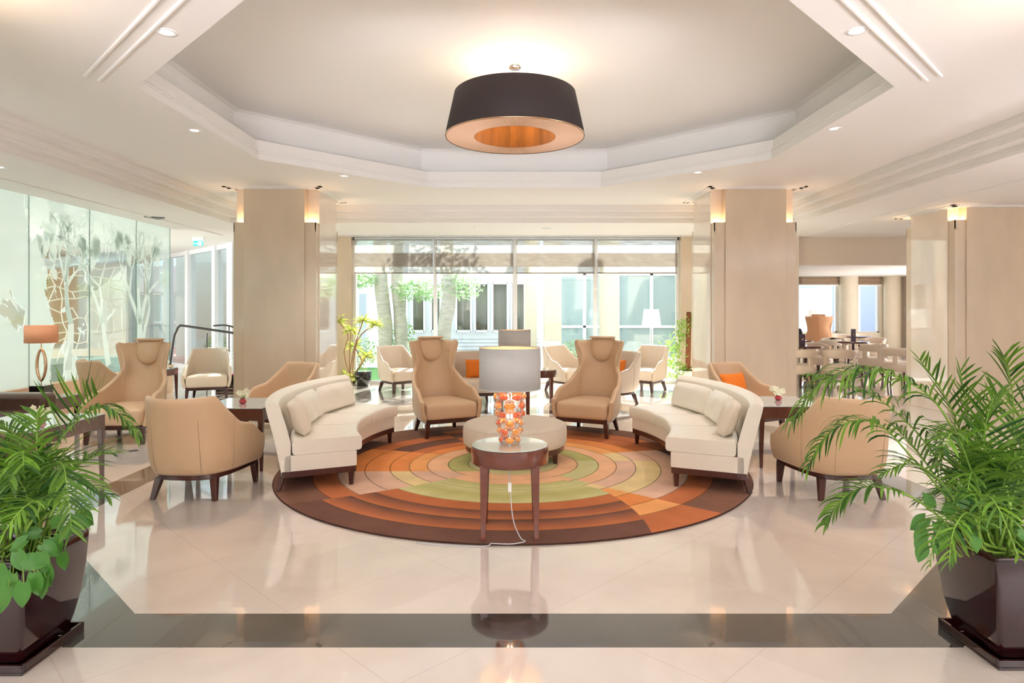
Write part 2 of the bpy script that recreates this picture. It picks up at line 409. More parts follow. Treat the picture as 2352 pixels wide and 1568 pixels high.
# lower ceiling around the tray
T0, T1 = 4.39, 4.82
lc = MB()
q = square(T1)
lc.add([(-6.9,-6,ZL),(11,-6,ZL),(11,CY-T1,ZL),(-6.9,CY-T1,ZL)], [(0,1,2,3)])
lc.add([(-6.9,CY-T1,ZL),(-T1,CY-T1,ZL),(-T1,CY+T1,ZL),(-6.9,CY+T1,ZL)], [(0,1,2,3)])
lc.add([(T1,CY-T1,ZL),(11,CY-T1,ZL),(11,CY+T1,ZL),(T1,CY+T1,ZL)], [(0,1,2,3)])
lc.add([(-6.9,CY+T1,ZL),(11,CY+T1,ZL),(11,13.4,ZL),(-6.9,13.4,ZL)], [(0,1,2,3)])
lc.add([(-6.9,13.4,ZL),(-5.1,13.4,ZL),(-6.9,15.2,ZL)], [(0,1,2)])
lc.add([(-12.2,-6,ZL),(-6.9,-6,ZL),(-6.9,15.2,ZL),(-12.2,20.5,ZL)], [(0,1,2,3)])
struct(lc.build('ceiling', M['ceil']))
# stepped cornice of the tray
st = MB(); w3 = (T1-T0)/3; h3 = (ZM-ZL)/3
prof = [(T1, ZL)]
for i in range(3):
    o = T1-i*w3; z = ZL+i*h3
    prof += [(o-0.0, z), (o, z+h3*0.25), (o-0.012, z+h3*0.3), (o-0.012, z+h3*0.95), (o-0.03, z+h3)]
    prof += [(o-w3+0.0, z+h3)]
loop_sweep(st, square, prof)
struct(st.build('trim_1', M['ceil']))
# middle ceiling: square with the octagonal opening
A = 2.97
mc = MB()
sq8 = [(-T0,CY-T0),(T0,CY-T0),(T0,CY-T0),(T0,CY+T0),(T0,CY+T0),(-T0,CY+T0),(-T0,CY+T0),(-T0,CY-T0)]
ring_between(mc, sq8, octagon(A), ZM)
struct(mc.build('ceiling_middle', M['ceil']))
# octagonal lip, cove and upper ceiling
cv = MB()
loop_sweep(cv, octagon, [(A, ZM), (A, ZM+0.012), (A+0.02, ZM+0.014), (A+0.02, ZM+0.075), (A+0.008, ZM+0.078), (A+0.008, ZM+0.09), (A+0.018, ZM+0.093),
                         (A+0.018, ZM+0.1), (A+0.008, ZM+0.103), (A+0.008, ZM+0.115), (A+0.03, ZM+0.12), (A+0.045, ZM+0.235), (A+0.12, ZM+0.235), (A+0.12, ZM+0.14), (A+0.36, ZM+0.14),
                         (A+0.36, ZU-0.07), (A+0.34, ZU-0.03), (A+0.29, ZU-0.005), (A+0.2, ZU)])
oc = octagon(A+0.2)
cv.add([(a,b,ZU) for a,b in oc], [tuple(range(8))])
struct(cv.build('ceiling_coffer', M['ceil2'], smooth=False))
# raised double beads beside the front diagonals
for sgn in (-1, 1):
    bd = MB()
    for off in (0.215, 0.315):
        c = 4.23+off*sqrt(2)     # |x|+|dy| = c
        x0, x1 = 1.1, 3.05+off*0.45
        p = [(sgn*x0, CY-(c-x0), ZM-0.006), (sgn*x1, CY-(c-x1), ZM-0.006)]
        bd.tube(p, 0.012, 6)
    struct(bd.build('trim_2', M['ceil']))
# cap mouldings on the ceiling around column heads are added by the column builder
# ceiling bead along the left side
struct(MB().box(-5.80,-5.76,-6,13.0,ZL-0.012,ZL).build('trim_3', M['ceil']))
struct(MB().box(5.76,5.80,-6,13.0,ZL-0.012,ZL).build('trim_4', M['ceil']))
struct(MB().box(-3.6,3.7,12.98,13.0,ZL-0.008,ZL).box(-3.3,3.4,13.15,13.165,ZL-0.015,ZL,0).build('trim_5', M['alu']))

# ------------------------------------------------------------------ columns
def column(cx, cy_, top, sconces=True, warm=14):
    W = 0.435; O = 0.60; N = O-W
    t = bpy.data.objects.new('column', None); COL.objects.link(t); t.location = (cx, cy_, 0); t['kind'] = 'structure'
    mb = MB()
    mb.box(-W,W,-O,O,0,top)            # cross-shaped pier
    mb.build('pier', M['marble'], t, bevel=0.004)
    mb = MB(); mb.box(-O,-W+0.001,-W,W,0,top); mb.box(W-0.001,O,-W,W,0,top)
    mb.build('side_facing', M['marble_side'], t, bevel=0.004)
    zi = 2.755 if top > 3.1 else 2.79
    inf = MB()
    for sx in (-1,1):
        for sy in (-1,1):
            x0, x1 = sorted((sx*(W-0.001), sx*(O-0.012))); y0, y1 = sorted((sy*(W-0.001), sy*(O-0.012-0.012)))
            inf.box(x0, x1, y0, y1, 0, zi-0.13)
            xa, xb = sorted((sx*(O-0.024), sx*(O-0.012))); ya, yb = sorted((sy*(O-0.036), sy*(O-0.024)))
            inf.box(xa, xb, y0, y1, zi-0.13, zi); inf.box(x0, x1, ya, yb, zi-0.13, zi)
    inf.build('corner_pilasters', M['marble'], t)
    gl = MB()
    for sx in (-1,1):
        for sy in (-1,1):
            gl.ellip((sx*(W+N*0.45), sy*(W+N*0.42), zi-0.10), (0.04,0.04,0.025), 10, 6)
    gl.build('uplight', M['bulb'], t)
    # joints between slabs
    if sconces:
        for sx in (-1,1):
            for sy in (-1,1):
                o = light('POINT', 'uplight_glow', (cx+sx*(W+N*0.45), cy_+sy*(W+N*0.42), zi-0.05), warm*0.09, WARM, shadow_soft_size=0.03)
    # thin cap moulding lying under the ceiling
    cp = MB()
    for e, z0 in ((0.10, 0.0), (0.05, 0.012)):
        cp.box(-O-e, O+e, -O-e, -O-e+0.05, top-0.012-z0, top-z0); cp.box(-O-e, O+e, O+e-0.05, O+e, top-0.012-z0, top-z0)
        cp.box(-O-e, -O-e+0.05, -O-e, O+e, top-0.012-z0, top-z0); cp.box(O+e-0.05, O+e, -O-e, O+e, top-0.012-z0, top-z0)
    cp.build('cap_moulding', M['ceil'], t)
    return t
column(-3.405, 9.91, ZM); column(3.465, 9.91, ZM); column(6.905, 9.91, ZL)
column(-3.55, 2.72, ZM, warm=120); column(3.60, 2.72, ZM, warm=120)
# fine joints on the visible marble faces (thin strips of darker grout)
M['joint'] = mat('stone_joint', s(205,180,158), 0.6)
for cx in (-3.405, 3.465, 6.905):
    j = MB()
    for z in (1.13, 2.18):
        j.box(cx-0.435, cx+0.435, 9.31-0.0008, 9.312, z, z+0.003)
    struct(j.build('trim_6', M['joint']))

# ------------------------------------------------------------------ back window wall (y = 13.4)
YB = 13.4
wb = MB()
wb.box(-3.55,-3.27,13.2,13.5,0,ZL)
wb.box(3.40,3.68,13.2,13.5,0,ZL)
wb.box(-5.25,-5.0,13.2,13.55,0,ZL)
struct(wb.build('wall_back', M['marble'], bevel=0.004))
M['plasterw'] = M['plaster']
struct(MB().box(4.9,5.78,13.2,13.55,0,ZL).build('wall_back_right', M['plaster']))
def window(n, x0, x1, y, z0, z1, mull, frame=0.05, fm='whiteframe', d=0.08, rot=0, org=None, rails=(), glass='glass'):
    t = bpy.data.objects.new('window_%d' % n, None); COL.objects.link(t); t['kind'] = 'structure'
    if org: t.location = org; t.rotation_euler.z = rot
    f = MB()
    f.box(x0,x1,y-d/2,y+d/2,z0,z0+frame); f.box(x0,x1,y-d/2,y+d/2,z1-frame,z1)
    f.box(x0,x0+frame,y-d/2,y+d/2,z0,z1); f.box(x1-frame,x1,y-d/2,y+d/2,z0,z1)
    for r in rails: f.box(x0,x1,y-d/2,y+d/2,r,r+frame)
    f.build('frame', M[fm], t, bevel=0.003)
    m_ = MB()
    for x, w in mull: m_.box(x-w/2,x+w/2,y-d*0.6,y+d*0.6,z0,z1)
    if mull: m_.build('mullion', M['alu'] if fm != 'whiteframe' else M[fm], t, bevel=0.003)
    xs = [x0+frame]+[x for x, w in mull]+[x1-frame]
    for a, b in zip(xs, xs[1:]):
        MB().box(a, b, y-0.006, y+0.006, z0+frame, z1-frame).build('glass_pane', M[glass], t)
    return t
window(1, -3.27, 3.40, YB, 0.0, ZL, ((-1.59,0.07),(0.045,0.09),(1.69,0.09)), frame=0.06)
window(2, -5.0, -3.55, YB, 0.0, ZL, ())
window(3, 3.68, 4.9, YB, 0.0, ZL, ())
# roman blinds, one per bay
def blind(x0, x1, zt, zb, y, label, fold=True):
    t = thing('roman_blind', label, 'blind', ((x0+x1)/2, y, zt), 0, 'linen roman blinds in the garden window'); h = (x1-x0)/2
    H = zt-zb
    def sheet(z0, z1, yy, nn=40):
        rows = []
        for i in range(9):
            z = lerp(z0, z1, i/8)
            rows.append([(lerp(-h,h,k/nn), yy+0.006*sin(k*0.9+z*20)*sin(k*0.37), z) for k in range(nn+1)])
        return MB().grid(rows)
    sheet(-H, -0.0, 0).build('cloth', M['blind'], t, smooth=True)
    sheet(-H*0.83, -H*0.44, -0.05).build('folded_cloth', M['blind2'], t, smooth=True)
    b = MB().box(-h,h,-0.012,0.012,-H-0.012,-H+0.008); b.build('hem_bar', M['blind2'], t)
    MB().box(-h,h,-0.03,0.03,-0.03,0.0).build('head_rail', M['alu'], t)
    return t
for (a, b), lab in zip(((-3.22,-1.62),(-1.57,0.01),(0.07,1.66),(1.72,3.34)),
        ('sheer linen roman blind in the window bay over the twin tree trunks', 'sheer linen roman blind in the window bay above the single leaning tree trunk',
         'sheer linen roman blind in the window bay above the pale stone pier', 'sheer linen roman blind in the bay beside the ficus, above the white floor lamp')):
    blind(a, b, ZL-0.02, 2.255, 13.28, lab)

# ------------------------------------------------------------------ diagonal glazed facade on the left
tf = bpy.data.objects.new('window_4', None); COL.objects.link(tf); tf['kind'] = 'structure'
tf.location = (-5.1, 13.4, 0); tf.rotation_euler.z = radians(135)
L = 10.0; fr = MB(); mu = MB()
fr.box(0,L,-0.05,0.05,0,0.12); fr.box(0,L,-0.05,0.05,ZL-0.1,ZL)
xs = []
x = 1.55
fr.box(1.35,1.65,-0.12,0.12,0,ZL)
marks = [2.32, 4.1, 5.75, 7.4, 9.1]
marks = [2.49, 4.25, 5.9, 7.6, 9.3]
for x in marks: mu.box(x-0.09,x+0.09,-0.1,0.1,0,ZL)
fr.build('frame', M['whiteframe'], tf, bevel=0.004); mu.build('mullion', M['whiteframe'], tf, bevel=0.004)
xs = [0.0, 1.5]+marks+[L]
for a, b in zip(xs, xs[1:]): MB().box(a,b,-0.006,0.006,0.12,ZL-0.1).build('glass_pane', M['glass'], tf)
struct(MB().box(-12.3,-12.15,-6,20.5,0,ZL).build('wall_left', M['plaster']))

# ------------------------------------------------------------------ cafe shell
YC = 22.5; ZC = 2.65
struct(MB().box(5.6,11.0,13.4,13.65,2.43,ZL).build('trim_7', M['plaster']))
struct(MB().box(5.5,13.5,13.65,22.6,ZC,ZC+0.1).build('ceiling_cafe', M['ceil']))
cw = MB()
cw.box(5.6,13.4,YC,YC+0.3,0,0.72)
for a, b in ((5.6,9.85),(11.22,11.83),(12.66,13.4)): cw.box(a,b,YC,YC+0.3,0.72,ZC)
struct(cw.build('wall_cafe', M['stone']))
struct(MB().box(5.45,5.6,13.65,22.5,0,ZC).build('wall_cafe_left', M['plaster']))
struct(MB().box(13.4,13.55,13.4,22.8,0,ZC).build('wall_cafe_right', M['plaster']))
struct(MB().box(11.0,13.5,13.4,13.6,0,ZL).build('wall_cafe_front', M['plaster']))
window(5, 9.85, 11.22, YC+0.15, 0.72, ZC, (), frame=0.05)
window(6, 11.83, 12.66, YC+0.15, 0.72, ZC, (), frame=0.05)
mb = MB(); mb.lathe([(0.30,0),(0.30,ZC)], 32, (11.52, YC-0.08, 0)); struct(mb.build('column_round', M['stone'], smooth=True))
mb = MB(); mb.lathe([(0.26,0),(0.26,ZC)], 32, (12.95, YC-0.2, 0)); struct(mb.build('column_round', M['stone'], smooth=True))
for (a, b), lab in zip(((9.83,11.24),(11.81,12.68)), ('rolled straw blind above the wider cafe window', 'rolled straw blind above the narrower cafe window')):
    t = thing('woven_blind', lab, 'blind', ((a+b)/2, YC-0.05, ZC), 0, 'woven blinds in the cafe windows'); h = (b-a)/2
    rows = [[(lerp(-h,h,k/10), 0.02*sin(i*1.5), -0.03*i-0.002) for k in range(11)] for i in range(10)]
    MB().grid(rows).build('cloth', mat('woven_straw', s(176,150,126), 0.85, var=0.4, scale=12, stretch=(1,1,14)), t, smooth=True, solid=0.01)
    MB().box(-h,h,-0.012,0.012,-0.31,-0.272).build('hem_bar', M['white'], t)

# ------------------------------------------------------------------ solid walls behind and beside the camera, frames added at the fill lights
struct(MB().box(-12.2,11.2,-6.2,-6.0,0,3.1).build('wall_front', M['plaster']))
struct(MB().box(11,11.2,-6,13.4,0,3.1).build('wall_right', M['plaster']))

window(7, -7.6, 7.6, -5.9, 0.15, 2.95, ((-5,0.06),(-2.5,0.06),(0,0.06),(2.5,0.06),(5,0.06)), frame=0.06)  # frame and panes added on the solid wall behind the front fill
window(8, -5.0, 3.6, 0, 0.15, 2.95, ((-2.2,0.06),(0.7,0.06)), frame=0.06, rot=pi/2, org=(10.9,0,0))  # same for the side fill, no opening behind it

# ------------------------------------------------------------------ glass partition on the left with etched trees
XG = -6.29
struct(MB().box(XG-0.10,XG+0.06,-6,11.99,0,0.5).build('baseboard_left', mat('tan_stone_plinth', s(226,192,160), 0.3, var=0.05, scale=4)))
def etched():
    m = bpy.data.materials.new('etched_glass'); m.use_nodes = True
    n = m.node_tree.nodes; l = m.node_tree.links; n.clear()
    o = n.new('ShaderNodeOutputMaterial')
    g = n.new('ShaderNodeNewGeometry'); sp = n.new('ShaderNodeSeparateXYZ'); l.new(g.outputs['Position'], sp.inputs[0])
    mp = n.new('ShaderNodeMapping'); mp.inputs['Scale'].default_value = (1, 1.25, 0.7); l.new(g.outputs['Position'], mp.inputs[0])
    mp.inputs['Rotation'].default_value = (0.5, 0, 0)
    nz = n.new('ShaderNodeTexNoise'); nz.inputs['Scale'].default_value = 1.5; nz.inputs['Detail'].default_value = 7; nz.inputs['Roughness'].default_value = 0.62; nz.inputs['Distortion'].default_value = 0.9
    l.new(mp.outputs[0], nz.inputs[0])
    th = n.new('ShaderNodeMapRange'); th.inputs['From Min'].default_value = 8.2; th.inputs['From Max'].default_value = 10.9
    th.inputs['To Min'].default_value = 0.41; th.inputs['To Max'].default_value = 0.72
    l.new(sp.outputs[1], th.inputs[0])
    ab = n.new('ShaderNodeMath'); ab.operation = 'SUBTRACT'; l.new(nz.outputs[0], ab.inputs[0]); l.new(th.outputs[0], ab.inputs[1])
    st_ = n.new('ShaderNodeMapRange'); st_.inputs['From Min'].default_value = -0.004; st_.inputs['From Max'].default_value = 0.004
    l.new(ab.outputs[0], st_.inputs[0])
    # the film fades in towards the top edge
    tp = n.new('ShaderNodeMapRange'); tp.inputs['From Min'].default_value = 2.35; tp.inputs['From Max'].default_value = 2.95; tp.inputs['To Max'].default_value = 0.75
    l.new(sp.outputs[2], tp.inputs[0])
    mxm = n.new('ShaderNodeMath'); mxm.operation = 'MAXIMUM'; l.new(st_.outputs[0], mxm.inputs[0]); l.new(tp.outputs[0], mxm.inputs[1])
    sc = n.new('ShaderNodeMath'); sc.operation = 'MULTIPLY'; sc.inputs[1].default_value = 0.86; l.new(mxm.outputs[0], sc.inputs[0])
    t = n.new('ShaderNodeBsdfTransparent'); t.inputs[0].default_value = (0.90,0.96,0.94,1)
    gl = n.new('ShaderNodeBsdfGlossy'); gl.inputs['Roughness'].default_value = 0.02
    d = n.new('ShaderNodeBsdfDiffuse'); d.inputs[0].default_value = s(232,240,238)
    tl = n.new('ShaderNodeBsdfTranslucent'); tl.inputs[0].default_value = s(232,244,240)
    a = n.new('ShaderNodeMixShader'); a.inputs[0].default_value = 0.5; l.new(d.outputs[0], a.inputs[1]); l.new(tl.outputs[0], a.inputs[2])
    b = n.new('ShaderNodeMixShader'); l.new(sc.outputs[0], b.inputs[0]); l.new(t.outputs[0], b.inputs[1]); l.new(a.outputs[0], b.inputs[2])
    c = n.new('ShaderNodeMixShader'); c.inputs[0].default_value = 0.09; l.new(b.outputs[0], c.inputs[1]); l.new(gl.outputs[0], c.inputs[2])
    l.new(c.outputs[0], o.inputs[0]); return m
M['etched'] = etched()
gp = thing('glass_partition', 'tall greenish glass partition etched with frosted trees, on a tan plinth', 'glass partition', (XG, 8, 0.5))
ys = [-6.0,-3.6,-1.2,1.2,3.65,6.1,7.3,8.48,9.70,10.90,11.97]
for a, b in zip(ys, ys[1:]):
    MB().box(-0.006,0.006,a-8+0.006,b-8-0.006,0,ZL-0.5).build('glass_panel', M['etched'], gp)
jm = MB()
for y in ys[1:]: jm.box(-0.008,0.008,y-8-0.004,y-8+0.004,0,ZL-0.5)
jm.build('joint', mat('glass_edge', s(120,146,138), 0.3), gp)
# frosted tree silhouettes on the far panels (film on the glass)
random.seed(21)
film = MB()
def branch2(y, z, ang, ln, w, dep):
    n = 6; pts = []; a = ang
    for i in range(n+1):
        pts.append((y, z, lerp(w, w*0.6, i/n), a)); a += random.uniform(-0.16,0.16)
        y += cos(a)*ln/n; z += sin(a)*ln/n
    L_ = []; R_ = []
    for (yy, zz, ww, aa) in pts:
        L_.append((0.0075, yy-8-sin(aa)*ww, zz-0.5+cos(aa)*ww)); R_.append((0.0075, yy-8+sin(aa)*ww, zz-0.5-cos(aa)*ww))
    for i in range(n):
        if all(8.4 < p[1]+8 < 11.93 and 0.02 < p[2] < 2.35 for p in (L_[i],R_[i],L_[i+1],R_[i+1])):
            film.add([L_[i],R_[i],R_[i+1],L_[i+1]], [(0,1,2,3)])
    yy, zz, ww, aa = pts[-1]
    if dep > 0:
        for k in range(random.choice((2,2,3))):
            branch2(yy, zz, aa+random.uniform(-0.75,0.75), ln*random.uniform(0.6,0.85), ww*0.9, dep-1)
        if dep <= 2 and random.random() < 0.25: leafblob(yy, zz, random.uniform(0.04,0.10))
    elif random.random() < 0.45: leafblob(yy, zz, random.uniform(0.04,0.11))
def leafblob(y, z, r):
    if not (8.5+r < y < 11.9-r and 0.55+r*1.6 < z < 2.8-r*1.6): return
    k = 14; ph = random.uniform(0,6); pts = []
    for i in range(k):
        a = 2*pi*i/k; rr = r*(1+0.25*sin(2*a+ph)+0.15*sin(5*a+ph*2))
        pts.append((0.0080, y-8+rr*cos(a)*0.9, z-0.5+rr*sin(a)*1.45))
    film.add(pts, [tuple(range(k))])
branch2(11.0, 0.52, 1.62, 0.75, 0.11, 5); branch2(11.05, 0.9, 1.1, 0.7, 0.05, 5); branch2(10.2, 0.52, 1.9, 0.8, 0.07, 5); branch2(9.2, 0.52, 1.3, 0.8, 0.10, 5)
def filmmat():
    m = bpy.data.materials.new('frost_film'); m.use_nodes = True
    n = m.node_tree.nodes; l = m.node_tree.links; n.clear()
    o = n.new('ShaderNodeOutputMaterial'); d = n.new('ShaderNodeBsdfDiffuse'); d.inputs[0].default_value = s(226,234,230)
    tl = n.new('ShaderNodeBsdfTranslucent'); tl.inputs[0].default_value = s(236,244,240); t = n.new('ShaderNodeBsdfTransparent')
    a = n.new('ShaderNodeMixShader'); a.inputs[0].default_value = 0.45; l.new(d.outputs[0], a.inputs[1]); l.new(tl.outputs[0], a.inputs[2])
    b = n.new('ShaderNodeMixShader'); b.inputs[0].default_value = 0.3; l.new(a.outputs[0], b.inputs[1]); l.new(t.outputs[0], b.inputs[2])
    l.new(b.outputs[0], o.inputs[0]); return m
film.build('frosted_trees', filmmat(), gp)

# things seen through the partition: coloured wall panels, lattice screen, ceiling beam
for nm, y0, y1, z0, z1, mk, lab in (('wall_panel', 15.6, 16.9, 1.9, 2.5, 'wallyellow', 'straw yellow panel high on the wall behind the etched glass'),
                                ('wall_panel', 17.0, 18.2, 0.6, 2.9, 'wallorange', 'apricot wall panel behind the etched glass, reaching almost to the ceiling')):
    o = MB().box(-12.15,-12.1,y0,y1,z0,z1).build(nm, M[mk], bevel=0.004); tag(o, lab, 'wall panel')
lt = thing('lattice_screen', 'pale screen with an irregular cell pattern behind the etched glass', 'screen', (-10.6, 14.6, 0))
random.seed(5)
lm = MB(); cells = [(i*0.24+random.uniform(-.08,.08), j*0.24+random.uniform(-.08,.08)) for i in range(8) for j in range(9)]
P2 = {}
for i in range(8):
    for j in range(9):
        P2[(i,j)] = (cells[i*9+j][0], cells[i*9+j][1])
for i in range(8):
    for j in range(9):
        for di, dj in ((1,0),(0,1)):
            if random.random() < 0.16: continue
            if (i+di, j+dj) in P2:
                a = P2[(i,j)]; b = P2[(i+di,j+dj)]
                lm.tube([(a[0]*0.7, a[0]*0.7, 0.55+a[1]), (b[0]*0.7, b[0]*0.7, 0.55+b[1])], 0.014, 5)
lm.build('lattice', M['plaster'], lt)
MB().box(-0.03,1.25,-0.03,0.03,0,0.6,rz=radians(45),c=(0,0)).build('base_panel', M['plaster'], lt)
struct(MB().tube([(-12.1, 12.0, 2.0), (-8.8, 15.0, 2.75)], 0.13, 10).build('trim_8', M['alu'], smooth=True))
struct(MB().box(-9.0,-8.0,9.5,13.5,0,0.55).build('trim_9', mat('grey_green_counter', s(150,170,165), 0.4)))
# ------------------------------------------------------------------ outdoors
struct(MB().box(-45,45,13.5,70,-0.16,-0.06).box(-45,-12.3,-10,13.5,-0.16,-0.06).build('ground', M['paving']))
o = MB().box(-4.6,-0.8,14.0,17.6,-0.06,-0.052).build('lawn', M['grass']); tag(o, 'bright green lawn outside the garden window', 'lawn', kind='stuff')
struct(MB().box(-30,-6.2,17.2,34,-0.06,-0.02).build('path', M['pinkpave']))

def courtyard_building():
    Y = 20.0; sc = Y/FOC
    t = thing('building', 'low white courtyard building with white framed windows and brown curtains', 'building', (-1.5, Y, -0.06))
    X = lambda p: px(p, Y)+1.5
    w = MB()
    zb = 0.86+0.06; zt = 2.32+0.06
    x0, x1 = X(880), X(1240)
    w.box(x0,x1,0,0.3,0,zb); w.box(x0,x1,0,0.3,zt,3.9)
    wins = [(905,935),(947,975),(990,1012),(1048,1082),(1091,1122),(1131,1166),(1175,1205)]
    prev = x0
    for a, b in wins:
        w.box(prev, X(a), 0, 0.3, zb, zt); prev = X(b)
    w.box(prev, x1, 0, 0.3, zb, zt)
    w.build('wall', M['bwall'], t)
    sd = MB()
    for k in range(7): sd.box(x0,x1,-0.03,0.0,0.02+k*0.11,0.10+k*0.11)
    sd.build('siding', M['bwall'], t, bevel=0.004)
    for a, b in wins:
        A_, B_ = X(a), X(b)
        f = MB(); f.box(A_-0.03,A_+0.03,-0.05,0.05,zb-0.03,zt+0.03); f.box(B_-0.03,B_+0.03,-0.05,0.05,zb-0.03,zt+0.03)
        f.box(A_,B_,-0.05,0.05,zb-0.04,zb+0.03); f.box(A_,B_,-0.05,0.05,zt-0.03,zt+0.04)
        fo = f.build('window', M['whiteframe'], t, bevel=0.004)
        MB().box(A_,B_,0.05,0.062,zb,zt).build('glass_pane', M['glass'], fo)
        n = 22; rows = []
        for z in (zb, zt): rows.append([(lerp(A_,B_,k/n), 0.17+0.02*sin(k*1.9), z) for k in range(n+1)])
        MB().grid(rows).build('curtain', M['curtain'], fo, smooth=True, solid=0.005)
    MB().box(x0-0.1,x1+0.1,-0.35,0.3,3.9,4.0).build('roof_edge', M['whiteframe'], t)
    MB().box(x0-0.1,x1,-1.2,-0.05,0,0.3).build('planter_ledge', M['bwall'], t)
courtyard_building()
# white pavilion with a doorway left of it
t = thing('pavilion', 'pale green-white garden pavilion with a grey doorway, behind the twin trunks', 'building', (-5.1, 21.5, -0.06))
MB().box(-6,0.9,0,0.3,0,4.3).build('wall', mat('mint_white_wall', s(214,230,224), 0.6), t)
MB().box(px(826,21.5)+5.1, px(842,21.5)+5.1,-0.03,0.0,0,2.1).build('door', mat('grey_door', s(150,162,172), 0.4), t)
MB().box(px(862,21.5)+5.1, px(866,21.5)+5.1,-0.06,0.0,0,4.2).build('downpipe', M['whiteframe'], t)
# stone piers and round column right
def pier(x0, x1, y, lab):
    o = MB().box(x0,x1,y,y+0.5,-0.06,5.0).build('stone_pier', M['stone'], bevel=0.01); tag(o, lab, 'pier', 'stone piers in the courtyard')
pier(px(1205,18), px(1233,18), 18, 'square pale stone pier nearer the curtained building, outside the window')
pier(px(1250,17), px(1290,17), 17, 'square pale stone pier next to the dark glazing, wider of the two')
o = MB().lathe([(0.26,-0.06),(0.26,5.0)], 32, (px(1399.5,17), 17, 0)).build('round_column', M['stone'], smooth=True)
tag(o, 'thick round white column outside, catching the sun', 'column')
for x, y, r, lab in ((-7.2, 19.5, 0.28, 'pale round column outside, seen past the marble pillar by the steps'),):
    o = MB().lathe([(r,-0.06),(r,5.0)], 24, (x, y, 0)).build('round_column', M['stone'], smooth=True); tag(o, lab, 'column')
# glazed wing at the right of the courtyard
def glazed_wing(name, lab, org, rot, L, H, bays, glassk='darkglass', band=None):
    t = thing(name, lab, 'building', org, rot)
    MB().box(0,L,0.05,0.15,0,H).build('glazing', M[glassk], t)
    f = MB()
    for i in range(bays+1): f.box(i*L/bays-0.05,i*L/bays+0.05,-0.03,0.06,0,H)
    for z in (0,1.0,H-0.1): f.box(0,L,-0.03,0.06,z,z+0.08)
    f.build('frame', M['whiteframe'], t, bevel=0.004)
    MB().box(-0.2,L+0.2,-0.15,0.4,H,H+1.1).build('parapet', M['bwall'], t)
    return t
glazed_wing('glazed_wing', 'glazed courtyard wing with teal panes behind the round white column', (1.2, 20.6, -0.06), 0, 7.4, 2.75, 7)
glazed_wing('glazed_wing', 'long low wing with white siding above its windows, outside past the steps', (-22, 27.5, -0.06), 0, 16, 2.3, 11)
glazed_wing('glazed_wing', 'bluish office wing seen through the cafe windows', (13.5, 31.0, -0.06), 0, 12, 2.8, 6)
o = MB().box(0,7,0,0.3,0,5.5).build('rendered_wall', mat('lilac_white_render', s(150,160,186), 0.6), loc=(11.6, 27.5, -0.06)); tag(o, 'blank pale bluish wall outside the wider cafe window', 'wall')

def foliage(mb, c, r, n, size, rnd):
    for _ in range(n):
        while True:
            p = Vector((rnd.uniform(-1,1), rnd.uniform(-1,1), rnd.uniform(-1,1)))
            if p.length < 1: break
        q = Vector((c[0]+p.x*r[0], c[1]+p.y*r[1], c[2]+p.z*r[2]))
        d = Vector((rnd.uniform(-1,1), rnd.uniform(-1,1), rnd.uniform(-0.6,0.4))).normalized(); w = d.cross(Vector((0,0,1))).normalized()
        sz = size*rnd.uniform(0.6,1.3)
        mb.add([q-d*sz, q+w*sz*0.45+Vector((0,0,sz*0.12)), q+d*sz, q-w*sz*0.45-Vector((0,0,sz*0.12))], [(0,1,2,3)])
rnd = random.Random(3)
def tree(trunks, crowns, lab, n=900, size=0.07):
    base = trunks[0][0][0]
    t = thing('garden_tree', lab, 'tree', (base[0], base[1], -0.052), 0, 'trees in the courtyard garden')
    for path, rad in trunks:
        tr = MB(); P = spline([(p[0]-base[0], p[1]-base[1], p[2]) for p in path], 5)
        R = [lerp(rad[0], rad[1], i/(len(P)-1))*(1+0.05*sin(i*1.7)) for i in range(len(P))]
        tr.tube(P, R, 14); tr.build('trunk', M['bark'], t, smooth=True)
    f = MB()
    for c, r in crowns: foliage(f, (c[0]-base[0], c[1]-base[1], c[2]), r, int(n*r[0]), size, rnd)
    f.build('foliage', M['tree_leaf'], t)
    return t
tree([([(px(886,16.5),16.5,0),(px(884,16.5),16.5,1.2),(px(874,16.5),16.5,2.6),(px(872,16.5),16.5,5)], (0.19,0.16)),
      ([(px(926,16.6),16.6,0),(px(920,16.6),16.6,1.2),(px(912,16.6),16.6,2.6),(px(915,16.6),16.6,5)], (0.17,0.145))],
     [((-3.9,16.2,2.3),(0.55,0.5,0.22)), ((-2.35,16.4,2.05),(0.75,0.5,0.32)), ((-4.3,16.6,3.9),(1.3,0.8,0.8))],
     'grey-barked tree with twin trunks standing outside the leftmost window bay')
tree([([(px(1020,16),16,0),(px(1018,16),16,0.9),(px(1032,16),16,1.9),(px(1026,16),16,2.6),(px(1030,16),16,5)], (0.19,0.15)),
      ([(px(1032,16),16,1.9),(px(1040,16),16.0,2.2),(px(1062,16),16,2.7)], (0.05,0.03))],
     [((-1.25,16.1,2.15),(0.55,0.5,0.35)), ((-1.0,15.7,3.9),(1.1,0.7,0.7))],
     'leaning tree with a single pale trunk outside the second window bay')
def bush(x, y, r, lab, mk='tree_leaf', z=0.0):
    t = thing('garden_shrub', lab, 'shrub', (x, y, -0.052), 0, 'shrubs in the courtyard garden')
    f = MB(); foliage(f, (0,0,r[2]+z), r, int(700*r[0]+250), 0.06, rnd); f.build('foliage', M[mk], t)
    g = MB()
    for k in range(4): g.tube([(0.03*k,0,0),(rnd.uniform(-r[0],r[0])*0.5, rnd.uniform(-r[1],r[1])*0.5, r[2]+z)], 0.012, 5)
    g.build('stem', M['bark'], t)
bush(-3.15, 18.3, (0.42,0.3,0.7), 'light green shrub outside between the two trees', 'ficus')
bush(-2.55, 17.9, (0.35,0.3,0.40), 'round blue-green shrub outside beside the leaning trunk')
